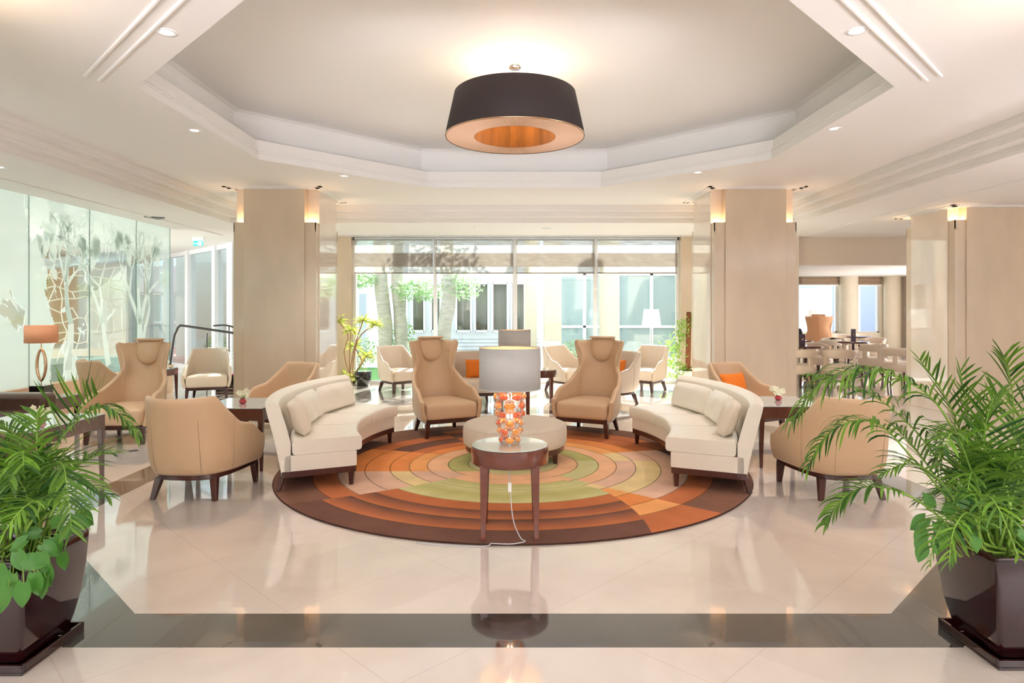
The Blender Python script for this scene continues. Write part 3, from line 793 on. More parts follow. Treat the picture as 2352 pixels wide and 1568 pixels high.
bush(-4.1, 17.4, (0.5,0.4,0.45), 'loose low shrub outside, left of the twin trunks')
bush(1.85, 17.8, (0.6,0.4,0.40), 'low clipped shrub outside in front of the teal glazing')
bush(-9.2, 20.3, (0.4,0.4,0.4), 'small green shrub outside the glazing beyond the steps', 'ficus')
bush(15.6, 26.0, (0.7,0.6,1.1), 'leafy shrub outside the narrower cafe window')

# ------------------------------------------------------------------ downlights
def downlight(x, y, z, lab, e=26, r=0.05):
    t = thing('downlight', lab, 'ceiling light', (x, y, z), 0, 'recessed ceiling downlights')
    MB().lathe([(r*0.8,-0.002),(r*1.25,-0.006),(r*1.3,-0.001),(r*1.3,0.004),(r*0.8,0.004)], 24, close=True).build('trim_ring', M['white'], t, smooth=True)
    MB().lathe([(0.0005,-0.001),(r*0.8,-0.002)], 24).build('lens', M['downlens'], t)
    light('SPOT', 'downlight_beam', (x, y, z-0.03), e, (1.0,0.955,0.95), (0,0,0), spot_size=radians(96), spot_blend=0.9, shadow_soft_size=0.05)
    return t
for x, y, lab in ((-2.18,4.11,'recessed ceiling light by the double bead, leftmost of the two large ones'), (2.16,4.09,'recessed ceiling light by the double bead, rightmost of the two large ones'),
                  (-3.10,6.36,'recessed ceiling light beside the ribbed coffer edge, toward the glass partition'), (3.10,6.30,'recessed ceiling light beside the ribbed coffer edge, toward the cafe'),
                  (-2.2,8.52,'tiny recessed ceiling light above the marble column by the steps'), (2.35,8.3,'tiny recessed ceiling light above the marble column near the cafe')):
    downlight(x, y, ZM, lab, 16 if y < 5 else 55)
for x, y, lab in ((-5.35,6.8,'recessed light in the lower ceiling near the etched glass, at the frame edge'),):
    downlight(x, y, ZL, lab, 40)
for x, y in ((-5.4,3.0),(5.4,3.0),(5.4,6.5),(-3,0.0),(3,0.0),(-5.4,9.6),(5.3,9.9),(-1.6,12.2),(1.6,12.2),(7.5,4),(7.9,12.3)):  # beams with no fittings modelled, some added out of view to brighten the floor
    light('SPOT', 'downlight_beam', (x, y, ZL-0.05), 38, (1.0,0.955,0.95), (0,0,0), spot_size=radians(96), spot_blend=0.9, shadow_soft_size=0.05)
for x, y in ((8.0,15.5),(10.5,15.5),(9,19),(11.5,19)):
    light('SPOT', 'cafe_beam', (x, y, ZC-0.05), 28, (1.0,0.955,0.95), (0,0,0), spot_size=radians(96), spot_blend=0.9, shadow_soft_size=0.05)
light('AREA', 'fill_cafe', (13.2, 17.5, 1.4), 90, (0.96,0.98,1.0), (0, pi/2, 0), 2.2, 6)  # added fill light in front of the solid cafe wall
light('AREA', 'fill_hall', (-11.9, 9, 1.5), 230, (0.93,0.99,1.0), (0, -pi/2, 0), 2.6, 9)  # added fill light that brightens the etched glass from behind
# smoke detector, loudspeaker grille and a dark wedge of shade in the lower ceiling
def smoke(x, y, lab):
    t = thing('smoke_detector', lab, 'smoke detector', (x, y, ZL)); MB().lathe([(0.0005,-0.05),(0.02,-0.05),(0.045,-0.03),(0.05,0)], 16).build('housing', M['white'], t, smooth=True)
smoke(px(1090,11.6), 11.6, 'small white smoke detector under the lower ceiling, above the window blinds')
o = MB().lathe([(0.0005,-0.006),(0.09,-0.006),(0.095,0.0)], 20, (px(1255,11.9), 11.9, ZL)).build('ceiling_speaker', M['alu'], smooth=True); tag(o, 'flat round speaker grille in the lower ceiling before the blinds', 'speaker')
o = MB().prism([(-0.10,-0.15),(0.15,0.0),(-0.05,0.18)], -0.015, 0.0).build('shade_wedge', M['steel'], loc=(px(357,10.5),10.5,ZL)); tag(o, 'dark triangular wedge of shade on the ceiling beyond the etched glass edge', 'shade patch')  # dark wedge standing in for shade on the ceiling

# exit sign
ex = thing('exit_sign', 'green illuminated exit sign hanging under the ceiling by the tall windows', 'exit sign', (px(455,13.3), 13.3, ZL))
MB().box(-0.115,0.115,-0.02,0.02,-0.08,-0.0).build('housing', M['white'], ex, bevel=0.004)
MB().box(-0.10,0.10,-0.006,0.006,-0.185,-0.08).build('sign_panel', M['exit'], ex)
fig = MB()
fig.box(0.03,0.075,-0.009,-0.006,-0.172,-0.095)           # doorway
fig.box(-0.075,-0.03,-0.009,-0.006,-0.137,-0.128); fig.prism([(-0.085,-0.009),(-0.07,-0.009),(-0.07,-0.006),(-0.085,-0.006)], -0.145, -0.12)   # arrow
fig.ellip((0.005,-0.0075,-0.104),(0.008,0.002,0.008),10,6); fig.box(-0.008,0.012,-0.009,-0.006,-0.142,-0.113); fig.box(-0.02,-0.004,-0.009,-0.006,-0.16,-0.142); fig.box(0.008,0.02,-0.009,-0.006,-0.165,-0.142)
fig.build('pictogram', M['signwhite'], ex)

# ------------------------------------------------------------------ pendant lamp
pd = thing('pendant_lamp', 'large dark drum pendant lamp with pleated amber lining', 'pendant lamp', (0.02, CY, ZU))
zt, zb = 3.595-ZU, 3.178-ZU; RT, RB, RI = 0.575, 0.672, 0.395
MB().lathe([(RT,zt),(RT+0.004,zt+0.006),(RT+0.012,zt),(RB+0.006,zb),(RB,zb-0.004),(RB-0.006,zb)], 96).build('shade', M['darkshade'], pd, smooth=True)
def pleats(r0, z0, r1, z1, n=240, amp=0.004, radial=False):
    rows = []
    for (r, z) in ((r0,z0),((r0+r1)/2,(z0+z1)/2),(r1,z1)):
        row = []
        for k in range(n*2):
            a = pi*k/n; d = amp if k % 2 else -amp
            row.append(((r+(0 if radial else d))*cos(a), (r+(0 if radial else d))*sin(a), z+(d if radial else 0)))
        rows.append(row)
    return MB().grid(rows, closed=True)
pleats(RB-0.004, zb+0.002, RI, zb+0.002, radial=True, amp=0.003).build('bottom_ring', M['pleat'], pd)
pleats(RI, zb, RI-0.02, zt-0.02).build('lining', M['gold'], pd)
MB().lathe([(RB-0.012,zb+0.01),(RT-0.005,zt)], 64).build('inner_shade', M['shade_warm'], pd, smooth=True)
MB().lathe([(RB+0.004,zb-0.004),(RB+0.008,zb+0.004),(RB+0.004,zb+0.01),(RB-0.004,zb-0.002)], 96, close=True).build('rim', M['gild'], pd, smooth=True)
MB().lathe([(0.0005,-0.035),(0.055,-0.035),(0.06,-0.03),(0.06,0.0)], 28).build('canopy', M['chrome'], pd, smooth=True)
MB().tube([(0,0,-0.03),(0,0,zt+0.02)], 0.004, 8).build('suspension', M['chrome'], pd)
sp_ = MB()
for k in range(3):
    a = 2*pi*k/3+0.5; sp_.tube([(0,0,zt+0.0),(RT*cos(a),RT*sin(a),zt-0.005)], 0.004, 6)
sp_.build('spider', M['chrome'], pd)
for k in range(4):
    a = 2*pi*k/4+0.9; p = (0.24*cos(a), 0.24*sin(a), zt-0.10)
    b = MB(); b.ellip(p, (0.028,0.028,0.04), 12, 8); b.tube([(p[0],p[1],p[2]+0.03),(p[0],p[1],zt)], 0.012, 8); b.build('bulb', M['bulb'], pd, smooth=True)
light('POINT', 'pendant_glow', (0.02, CY, 3.53), 6, (1.0,0.70,0.42), shadow_soft_size=0.10)
light('POINT', 'pendant_glow', (0.02, CY, 3.572), 8, (1.0,0.82,0.62), shadow_soft_size=0.02)
light('POINT', 'pendant_glow', (0.02, CY, 3.42), 0.5, (1.0,0.65,0.35), shadow_soft_size=0.06)
# ------------------------------------------------------------------ round rug
def rug():
    RG = 2.19; H = 0.012
    rings = [0.0,0.44,0.63,0.83,1.0,1.18,1.41,1.65,1.87,RG]
    C = lambda *c: s(*c)[:3]
    brown, dbrown, rust, orange, lor, peach, green, lgreen, pink, cream = (C(128,92,76),C(116,82,70),C(190,114,74),C(224,142,82),C(238,170,108),C(236,188,148),C(190,188,122),C(208,204,150),C(224,186,162),C(228,206,154))
    # sectors anticlockwise from +x seen from above (degrees), boundary angle may depend on the radius
    sect = [
      (lambda r: -50+2*r,  [cream,pink,cream,pink,cream,pink,rust,brown,dbrown][:0]+[lgreen,peach,lgreen,peach,pink,cream,pink,rust,brown]),      # right, pale
      (lambda r: 12-6*r,   [lgreen,peach,green,peach,cream,pink,pink,brown,dbrown]),                                                       # right, small wedge
      (lambda r: 28-4*r,   [lgreen,peach,green,peach,lor,orange,rust,rust,brown]),                                                          # far right, orange
      (lambda r: 72,       [lgreen,peach,green,peach,orange,rust,brown,rust,brown]),
      (lambda r: 118,      [lgreen,green,peach,orange,rust,dbrown,rust,brown,brown]),
      (lambda r: 150+4*r,  [lgreen,green,peach,lor,orange,orange,orange,brown,dbrown]),
      (lambda r: 180+math.degrees(math.asin(min(1,0.32/max(r,0.45)))), [lgreen,peach,pink,pink,cream,pink,pink,rust,brown]),
      (lambda r: 231-6*r,  None),                                                                                                           # front dark bands
      (lambda r: (308-8*max(0,r-1.18)**1.1*1.6) if r > 1.18 else lerp(303,308,max(0,(r-0.3)/0.88)), [peach,peach,peach,lgreen,cream,lor,orange,lor,rust]),
    ]
    front = [(0.44,lgreen,lgreen),(0.63,peach,peach),(0.78,peach,peach),(0.95,green,lgreen),(1.12,lgreen,green),(1.32,green,lgreen),(1.51,rust,rust),(1.72,dbrown,rust),(1.95,dbrown,rust),(RG,dbrown,dbrown)]
    rnd = random.Random(2)
    vs_ = []; fs = []; cols = []
    NS = len(sect)
    for k in range(NS):
        b0 = sect[k][0]; b1 = sect[(k+1)%NS][0]; add = 360 if k == NS-1 else 0
        if sect[k][1] is None: bands = front
        else: bands = [(r_, c_, c_) for r_, c_ in zip(rings[1:], sect[k][1])]
        r0 = 0.0; segs = []
        for r1, c, c2 in bands:
            line = 0.012 if r1 < RG and r1 > 0.3 else 0
            n = max(1, int((r1-r0)/(0.06 if c == c2 else 0.02)))
            for i in range(n): segs.append((lerp(r0, r1-line, i/n), lerp(r0, r1-line, (i+1)/n), tuple(lerp(p,q,i/max(1,n-1)) for p, q in zip(c,c2))))
            if line: segs.append((r1-line, r1, tuple(v*0.45 for v in c) if sect[k][1] else tuple(v*0.8 for v in c)))
            r0 = r1
        for ra, rb, c in segs:
            def ang(r, t):
                a0 = b0(r); a1 = b1(r)+add
                return radians(lerp(a0, a1, t))
            n = 26
            for i in range(n):
                o = len(vs_)
                for (r, t) in ((ra, i/n), (rb, i/n), (rb, (i+1)/n), (ra, (i+1)/n)):
                    a = ang(max(r,0.0), t); vs_.append((r*cos(a), r*sin(a), H))
                fs.append((o,o+1,o+2,o+3)); cols.append(c)
    n = 180; o = len(vs_)
    for i in range(n):
        a = 2*pi*i/n; vs_ += [(RG*cos(a),RG*sin(a),H),((RG+0.006)*cos(a),(RG+0.006)*sin(a),H*0.5),(RG*cos(a),RG*sin(a),0)]
    for i in range(n):
        j = (i+1)%n
        fs.append((o+i*3,o+j*3,o+j*3+1,o+i*3+1)[::-1]); cols.append(C(70,46,38)); fs.append((o+i*3+1,o+j*3+1,o+j*3+2,o+i*3+2)[::-1]); cols.append(C(70,46,38))
    fs.append(tuple(o+i*3+2 for i in range(n-1,-1,-1))); cols.append(C(70,46,38))
    me = bpy.data.meshes.new('round_rug'); me.from_pydata(vs_, [], fs); me.update()
    at = me.attributes.new('col', 'FLOAT_COLOR', 'FACE')
    for i, c in enumerate(cols): at.data[i].color = (*c, 1)
    m = bpy.data.materials.new('tufted_wool'); m.use_nodes = True
    nd = m.node_tree.nodes; l = m.node_tree.links; b = nd['Principled BSDF']
    a = nd.new('ShaderNodeAttribute'); a.attribute_name = 'col'
    g = nd.new('ShaderNodeTexCoord'); nz = nd.new('ShaderNodeTexNoise'); nz.inputs['Scale'].default_value = 3.2; nz.inputs['Detail'].default_value = 5
    l.new(g.outputs['Object'], nz.inputs[0])
    mr = nd.new('ShaderNodeMapRange'); mr.inputs['To Min'].default_value = 0.72; mr.inputs['To Max'].default_value = 1.25; l.new(nz.outputs[0], mr.inputs[0])
    mx = nd.new('ShaderNodeVectorMath'); mx.operation = 'SCALE'; l.new(a.outputs['Color'], mx.inputs[0]); l.new(mr.outputs[0], mx.inputs['Scale'])
    l.new(mx.outputs[0], b.inputs['Base Color']); b.inputs['Roughness'].default_value = 0.95; b.inputs['Specular IOR Level'].default_value = 0.1
    n2 = nd.new('ShaderNodeTexNoise'); n2.inputs['Scale'].default_value = 180; l.new(g.outputs['Object'], n2.inputs[0])
    bp = nd.new('ShaderNodeBump'); bp.inputs['Strength'].default_value = 0.5; bp.inputs['Distance'].default_value = 0.006
    l.new(n2.outputs[0], bp.inputs['Height']); l.new(bp.outputs[0], b.inputs['Normal'])
    me.materials.append(m)
    o = bpy.data.objects.new('round_rug', me); COL.objects.link(o); o.location = (0, CY, 0.0005)
    tag(o, 'large round rug with concentric rings in orange, green and brown', 'rug')
rug()
RZ = 0.0127    # top of the rug

# ------------------------------------------------------------------ lounge chairs
PLAN = [(0.0,(0.0,0.345)),(0.14,(0.13,0.338)),(0.27,(0.225,0.30)),(0.36,(0.275,0.235)),(0.48,(0.312,0.13)),(0.62,(0.335,0.0)),(0.8,(0.352,-0.17)),(1.0,(0.36,-0.345))]
def plan(u):
    a = abs(u); xs_ = [p[0] for p in PLAN]
    for i in range(len(PLAN)-1):
        if a <= xs_[i+1]:
            t = (a-xs_[i])/(xs_[i+1]-xs_[i])
            P = [Vector(PLAN[max(i-1,0)][1]) if i > 0 else Vector((-0.13,0.338)), Vector(PLAN[i][1]), Vector(PLAN[i+1][1]), Vector(PLAN[min(i+2,len(PLAN)-1)][1])]
            v = 0.5*((2*P[1])+(P[2]-P[0])*t+(2*P[0]-5*P[1]+4*P[2]-P[3])*t*t+(3*P[1]-P[0]-3*P[2]+P[3])*t**3)
            return (v.x if u >= 0 else -v.x, v.y)
    return (0.36 if u > 0 else -0.36, -0.345)
HLOW = [(0,0.825),(0.33,0.835),(0.345,0.83),(0.45,0.70),(0.60,0.585),(0.72,0.565),(0.78,0.55),(0.92,0.44),(1.0,0.425)]
HWING = [(0,1.125),(0.24,1.10),(0.262,1.12),(0.285,1.10),(0.31,0.80),(0.36,0.72),(0.45,0.64),(0.60,0.575),(0.72,0.56),(0.78,0.545),(0.92,0.44),(1.0,0.425)]
def chair_shell(wing):
    tab = HWING if wing else HLOW
    us = sorted(set([round(-1+2*i/56, 4) for i in range(57)]+([0.24,0.262,0.285,0.31,-0.24,-0.262,-0.285,-0.31] if wing else [0.33,0.345,-0.33,-0.345])))
    nv = 14 if wing else 9; zb = 0.205; rows = []
    for j in range(nv+1):
        row = []
        for u in us:
            v = j/nv; h = interp(tab, abs(u)); z = zb+(h-zb)*v
            x, y = plan(u)
            k = (z-zb)/0.63
            back = max(0, 1-abs(u)/0.5)
            y += 0.13*min(k,1.5)**1.2*back          # recline
            if not wing and abs(u) < 0.5: x *= 1+0.02*k
            tuck = 1-0.10*max(0, 1-(z-zb)/0.16)**2    # tuck in at the bottom
            x *= tuck; y = y*tuck if y > 0 else y
            if wing and z > 0.70:
                q = (z-0.70)/0.42; y -= 0.075*q*(abs(u)/0.285)**2
            if wing: x *= sstep([(0.58,1.0),(0.66,1.03),(0.84,0.90),(0.93,0.98),(1.06,1.30),(1.13,1.36)], z)
            row.append((x,y,z))
        rows.append(row)
    return MB().grid(rows)
def rounded_block(poly, z0, z1, crown=0.02, inset=0.02):
    # stacked loops for a soft cushion over an outline
    cx = sum(p[0] for p in poly)/len(poly); cy_ = sum(p[1] for p in poly)/len(poly)
    def off(d): return [(cx+(x-cx)*(1-d/max(0.05,sqrt((x-cx)**2+(y-cy_)**2))), cy_+(y-cy_)*(1-d/max(0.05,sqrt((x-cx)**2+(y-cy_)**2)))) for x, y in poly]
    H = z1-z0; rows = []
    for d, z in ((0.10,z0),(inset,z0),(0.004,z0+H*0.10),(0,z0+H*0.3),(0,z1-H*0.3),(0.004,z1-H*0.10),(inset,z1),(0.10,z1+crown*0.6),(0.22,z1+crown)):
        rows.append([(x,y,z) for x,y in off(d)])
    mb = MB(); mb.grid(rows, closed=True); n = len(poly)
    mb.add(rows[0], [tuple(range(n-1,-1,-1))]); mb.add(rows[-1], [tuple(range(n))])
    return mb
def densify(poly, m):
    out = []
    for i in range(len(poly)):
        a, b = poly[i], poly[(i+1)%len(poly)]
        for k in range(m): out.append((lerp(a[0],b[0],k/m), lerp(a[1],b[1],k/m)))
    return out
def make_chair(wing, name, leather):
    t = thing(name, '', 'armchair')
    sh = chair_shell(wing).build('backrest', leather, t, smooth=True, solid=0.05, sub=1, offset=0)
    if True:  # seams on the outer back
        sm = MB()
        for u in (-0.2, 0.2, -0.5, 0.5):
            pts = []
            tab = HWING if wing else HLOW
            hh = min(interp(tab, abs(u)), 0.66)
            for i in range(9):
                z = 0.225+(hh-0.235)*i/8; x, y = plan(u); k = (z-0.205)/0.63; back = max(0,1-abs(u)/0.5)
                y += 0.13*min(k,1.5)**1.2*back
                tuck = 1-0.10*max(0, 1-(z-0.205)/0.16)**2; x *= tuck; y = y*tuck if y > 0 else y
                d = Vector((x, y+0.0)); d.normalize() if d.length else None
                pts.append((x+d.x*0.026, y+d.y*0.026, z))
            sm.tube(pts, 0.0022, 5)
        sm.build('seam', mat('leather_seam', tuple(c*0.72 for c in leather.node_tree.nodes['Principled BSDF'].inputs['Base Color'].default_value[:3])+(1,), 0.6) if 'seam_'+leather.name not in M else M['seam_'+leather.name], t)
    out = [(-0.325,-0.375),(0.325,-0.375)]+[plan(u) for u in (0.8,0.6,0.45,0.33,0.2,0.1,0,-0.1,-0.2,-0.33,-0.45,-0.6,-0.8)]
    out = [(x*0.93, y*0.93 if y > 0 else y) for x, y in out]
    poly = densify(out[:2], 1)
    front = [(lerp(-0.325,0.325,k/10), -0.375) for k in range(11)]
    poly = front+[(x*0.93, y*0.93 if y > 0 else y) for x, y in [plan(u) for u in (0.8,0.6,0.45,0.33,0.2,0.1,0,-0.1,-0.2,-0.33,-0.45,-0.6,-0.8)]]
    rounded_block(poly, 0.21, 0.395, 0.03, 0.022).build('seat', leather, t, smooth=True, sub=1)
    rail = [(-0.32,-0.345),(0.32,-0.345)]+[(x*0.88, y*0.90 if y > 0 else y) for x, y in [plan(u/20) for u in range(18,-19,-2)]]
    MB().prism(rail, 0.165, 0.212).build('base_rail', M['dark_wood'], t, bevel=0.004)
    for sx in (-1, 1):
        MB().leg(sx*0.295, -0.315, 0, 0.17, 0.036, 0.056, sx*0.012, -0.005).build('leg', M['dark_wood'], t, bevel=0.003)
        MB().leg(sx*0.225, 0.215, 0, 0.17, 0.036, 0.056, sx*0.03, 0.05).build('leg', M['dark_wood'], t, bevel=0.003)
    if wing:   # hanging head cushion
        rows = []
        for i in range(15):
            v = i/14; z = 1.15-0.315*v
            hw = 0.165*(1 if v < 0.45 else sqrt(max(0.004, 1-((v-0.45)/0.55)**2)))
            row = []
            q = (z-0.205)/0.63; yb = 0.345+0.13*min(q,1.5)**1.2-0.050
            th = 0.078*sin(pi*min(1,max(0.10,v*0.85+0.15)))**0.5
            for k in range(13):
                a = k/12*2-1; row.append((hw*a, yb-0.008-th*(1-a*a)**0.5*1.0, z))
            for k in range(11):
                a = 1-(k+1)/12*2; row.append((hw*a, yb+0.004, z))
            rows.append(row)
        mb = MB(); mb.grid(rows, closed=True); mb.add(rows[0], [tuple(range(len(rows[0])))]); mb.add(rows[-1], [tuple(range(len(rows[0])))[::-1]])
        mb.build('head_cushion', leather, t, smooth=True, sub=1)
        MB().box(-0.160,0.160,0.395,0.50,1.125,1.152).build('cushion_strap', leather, t, bevel=0.012, bseg=3)
    return t
for k in ('tan','tan2'):
    M['seam_'+M[k].name] = mat(k+'_seam', tuple(c*0.62 for c in M[k].node_tree.nodes['Principled BSDF'].inputs['Base Color'].default_value[:3])+(1,), 0.6)
low0 = make_chair(False, 'low_armchair', M['tan']); wing0 = make_chair(True, 'wing_armchair', M['tan'])
low1 = make_chair(False, 'low_armchair', M['tan2'])
used = set()
def place(proto, x, y, face, lab, z=0.0, group=None):
    # face: degrees the front turns towards +x, 0 = facing the camera (-y)
    if id(proto) in used: o = copy_tree(proto)
    else: o = proto; used.add(id(proto))
    o.location = (x, y, z); o.rotation_euler.z = radians(face); o['label'] = lab
    if group: o['group'] = group
    return o
G1 = 'tan leather low armchairs'; G2 = 'tan leather wing chairs'
place(low0, -2.58, 5.42, 176, 'low tan leather armchair turned away, nearest the palm beside the etched glass', group=G1)
place(low0, 2.66, 5.42, 184, 'low tan leather armchair turned away, half hidden by the palm fronds', group=G1)
place(wing0, -0.86, 7.97, 26, 'tan wing chair with head cushion on the rug, beside the sofa nearer the steps', z=RZ, group=G2)
place(wing0, 0.95, 7.97, -26, 'tan wing chair with head cushion on the rug, beside the sofa nearer the cafe', z=RZ, group=G2)
place(wing0, -4.46, 7.60, 3, 'tan wing chair with head cushion near the etched glass, off the rug', group=G2)
place(low0, -2.85, 8.1, -30, 'low tan armchair behind the curved sofa, against the marble column near the steps', group=G1)
place(low0, 2.87, 8.1, 30, 'low tan armchair with an orange cushion behind the sofa on the cafe side', group=G1)
place(low0, -5.5, 9.05, 140, 'low tan armchair showing only its back behind the wing chair by the etched glass', group=G1)
place(low1, -5.22, 11.2, 20, 'pale tan low armchair standing before the steps and the steel handrail', group=G1)
place(low1, -2.12, 12.15, 42, 'pale low armchair at the window beside the spiky plant, glossy in daylight', group=G1)
place(low1, -0.62, 10.45, 12, 'low armchair with an orange cushion behind the lamps, facing the camera', group=G1)
place(low1, 0.98, 12.2, 40, 'pale low armchair at the window, behind the small round table', group=G1)
place(low1, 1.62, 10.5, -58, 'pale low armchair in side view behind the wing chair on the cafe side', group=G1)
place(low1, 2.5, 12.25, -42, 'pale low armchair by the window beside the ficus, turned to the garden side', group=G1)

# ------------------------------------------------------------------ curved sofas
def arc_sweep(prof, R0, a0, a1, n, sgn, c0, cap=True, puff=0.0):
    rows = []
    for i in range(n+1):
        a = radians(lerp(a0,a1,i/n)); row = []
        e = 1-abs(2*i/n-1)**6
        for r, z in prof:
            rr = R0+r
            zz = z+puff*e*(1 if z > sum(p[1] for p in prof)/len(prof) else 0)
            row.append((sgn*(-rr*cos(a))-c0[0], rr*sin(a)-c0[1], zz))
        rows.append(row)
    mb = MB(); mb.grid(rows, closed=True)
    if cap: mb.add(rows[0], [tuple(range(len(prof)))]); mb.add(rows[-1], [tuple(range(len(prof)))[::-1]])
    return mb
def rrect(r0, r1, z0, z1, c=0.03, top_extra=0.0):
    pts = []
    for (cx, cz, a0) in ((r1-c,z0+c,-90),(r1-c,z1-c,0),(r0+c,z1-c,90),(r0+c,z0+c,180)):
        for k in range(4):
            a = radians(a0+30*k); pts.append((cx+c*cos(a), cz+c*sin(a)))
    return pts
def sofa(sgn, cx, cyy, lab):
    RI_ = 2.13; D = 0.62; A1 = 24.5
    c0 = (sgn*(-(RI_+0.31)), 0)
    t = thing('curved_sofa', lab, 'sofa', (cx+c0[0], cyy, RZ), 0, 'curved cream leather sofas')
    k = dict(sgn=sgn, c0=c0)
    arc_sweep([(0.02,0.115),(D,0.115),(D,0.165),(0.02,0.165)], RI_, -A1, A1, 30, **k).build('base_rail', M['dark_wood'], t, bevel=0.004)
    for a, r in ((-A1+1.1,0.05),(-A1+1.2,D-0.01),(A1-1.1,0.05),(A1-1.2,D-0.01),(0,0.06),(0,D-0.02)):
        rr = RI_+r; x = sgn*(-rr*cos(radians(a)))-c0[0]; y = rr*sin(radians(a))
        out = 0.03 if r > 0.3 else 0.0
        MB().leg(x, y, 0, 0.12, 0.034, 0.052, -sgn*out, (-0.01 if a < 0 else 0.01)).build('leg', M['dark_wood'], t, bevel=0.003)
    arc_sweep(rrect(0.015,D-0.02,0.165,0.295,0.012), RI_, -A1, A1, 36, **k).build('seat_base', M['cream'], t, smooth=True)
    # reclined back
    back = [(D-0.07,0.17),(D+0.005,0.165),(D+0.03,0.3),(D+0.075,0.5),(D+0.115,0.66),(D+0.125,0.71),(D+0.10,0.735),(D+0.06,0.735),(D+0.015,0.70),(D-0.03,0.55),(D-0.07,0.4)]
    bo = arc_sweep(back, RI_, -A1, A1, 40, **k).build('backrest', M['cream'], t, smooth=True, bevel=0.012)
    w = 2*A1/3
    for i in range(3):
        a0 = -A1+i*w+0.15; a1 = a0+w-0.3
        if i == 0: a0 -= 0.1
        cu = arc_sweep(rrect(-0.03,D-0.08,0.297,0.415,0.028), RI_, a0, a1, 16, puff=0.012, **k).build('seat_cushion', M['cream'], t, smooth=True, bevel=0.014)
        path = []
        def pp_(r, a, z): rr = RI_+r; return (sgn*(-rr*cos(radians(a)))-c0[0], rr*sin(radians(a)), z)
        r0_, r1_ = -0.022, D-0.11; b0, b1 = a0+0.22, a1-0.22
        for zz in (0.4085, 0.3045):
            path = [pp_(r0_, lerp(b0,b1,q/14), zz) for q in range(15)]+[pp_(lerp(r0_,r1_,q/6), b1, zz) for q in range(1,7)]
            path = [pp_(lerp(r1_,r0_,q/6), b0, zz) for q in range(6)]+path
            MB().tube(path, 0.0042, 6).build('piping', M['cream'], cu, smooth=True)
    # loose back pillows
    for i, (am, hw_, zc, hh, th) in enumerate(((-17.2,5.6,0.565,0.145,0.075),(-3.6,7.0,0.56,0.14,0.075),(12.6,8.6,0.56,0.135,0.075)) if sgn < 0 or sgn > 0 else ()):
        rows = []
        nu, nv = 14, 10
        for side in (1,-1):
            for iu in range(nu+1):
                u = iu/nu*2-1; row = []
                for iv in range(nv+1):
                    v = iv/nv*2-1
                    b = (max(0,1-u**4)*max(0,1-v**4))**0.5
                    pinch = 1-0.05*(abs(u*v))**2
                    a = radians(am+hw_*u*pinch*(1-0.03*v*v)); zz = zc+hh*v*(1-0.05*u*u)
                    rc = D-0.150+0.30*(zz-zc)
                    rr = RI_+rc+side*th*b+0.006*sin(6*u+3*v)*b*side
                    row.append((sgn*(-rr*cos(a))-c0[0], rr*sin(a), zz))
                rows.append(row)
        mb = MB(); mb.grid(rows[:nu+1]); mb.grid([r[::-1] for r in rows[nu+1:]])
        mb.build('back_cushion', M['pile' if i == 0 else 'cream'], t, smooth=True)
    return t
sofa(1, 0.62, 6.46, 'curved cream leather sofa on the rug, with its open side toward the cafe')
sofa(-1, -0.62, 6.40, 'curved cream leather sofa on the rug, with its open side toward the etched glass')

# ------------------------------------------------------------------ ottoman
ot = thing('round_ottoman', 'round cream upholstered ottoman in the middle of the rug', 'ottoman', (0.02, 6.56, RZ))
def otto(r, a):
    z = 0.375-0.012*(r/0.5)**2
    for bx, by in BT: z -= 0.022*math.exp(-((r*cos(a)-bx)**2+(r*sin(a)-by)**2)/0.0016)
    return z
BT = [(-0.2,0.1),(-0.22,-0.16),(0.1,-0.22),(0.25,-0.02),(0.06,0.18),(0.0,-0.02)]
rows = []
for r in [0.002]+[0.03*i for i in range(1,17)]: rows.append([(r*cos(2*pi*k/64), r*sin(2*pi*k/64), otto(r, 2*pi*k/64)) for k in range(64)])
for r, z in ((0.50,0.355),(0.513,0.335),(0.52,0.30),(0.52,0.22),(0.515,0.17),(0.50,0.155),(0.4,0.155)): rows.append([(r*cos(2*pi*k/64), r*sin(2*pi*k/64), z) for k in range(64)])
MB().grid(rows, closed=True).build('cushion', M['fabric'], ot, smooth=True)
MB().lathe([(0.517,0.338),(0.521,0.334),(0.517,0.330)], 64).build('piping', M['fabric'], ot, smooth=True)
bt = MB()
for bx, by in BT: bt.ellip((bx,by,0.352), (0.013,0.013,0.006), 10, 6)
bt.build('button', M['fabric'], ot, smooth=True)
MB().lathe([(0.30,0.10),(0.485,0.10),(0.495,0.105),(0.495,0.16),(0.30,0.16)], 64, close=True).build('base_rail', M['dark_wood'], ot)
for k in range(6):
    a = -pi/2+2*pi*k/6; MB().leg(0.45*cos(a), 0.45*sin(a), 0, 0.11, 0.034, 0.056).build('leg', M['dark_wood'], ot, bevel=0.003)

# ------------------------------------------------------------------ tables
def round_table(x, y, lab, z=0.0, h=0.60, R=0.26, g='small round walnut tables'):
    t = thing('round_side_table', lab, 'side table', (x, y, z), 0, g)
    MB().lathe([(0.0005,h-0.12),(R-0.02,h-0.12),(R-0.006,h-0.118),(R,h-0.11),(R,h-0.012),(R-0.004,h-0.008),(0.0005,h-0.008)], 64).build('apron', M['wood2'], t, smooth=False, bevel=0.0)
    for p in t.children[0].data.polygons: p.use_smooth = True
    md = t.children[0].modifiers.new('e', 'EDGE_SPLIT'); md.split_angle = radians(40)
    MB().lathe([(0.0005,h-0.0075),(R-0.008,h-0.0075),(R-0.006,h-0.004),(R-0.008,h),(0.0005,h)], 64).build('glass_top', M['glasstop'], t)
    for sx in (-1,1):
        for sy in (-1,1): MB().leg(sx*R*0.64, sy*R*0.64, 0, h-0.1, 0.030, 0.052, sx*0.006, sy*0.006).build('leg', M['wood2'], t, bevel=0.003)
    return t
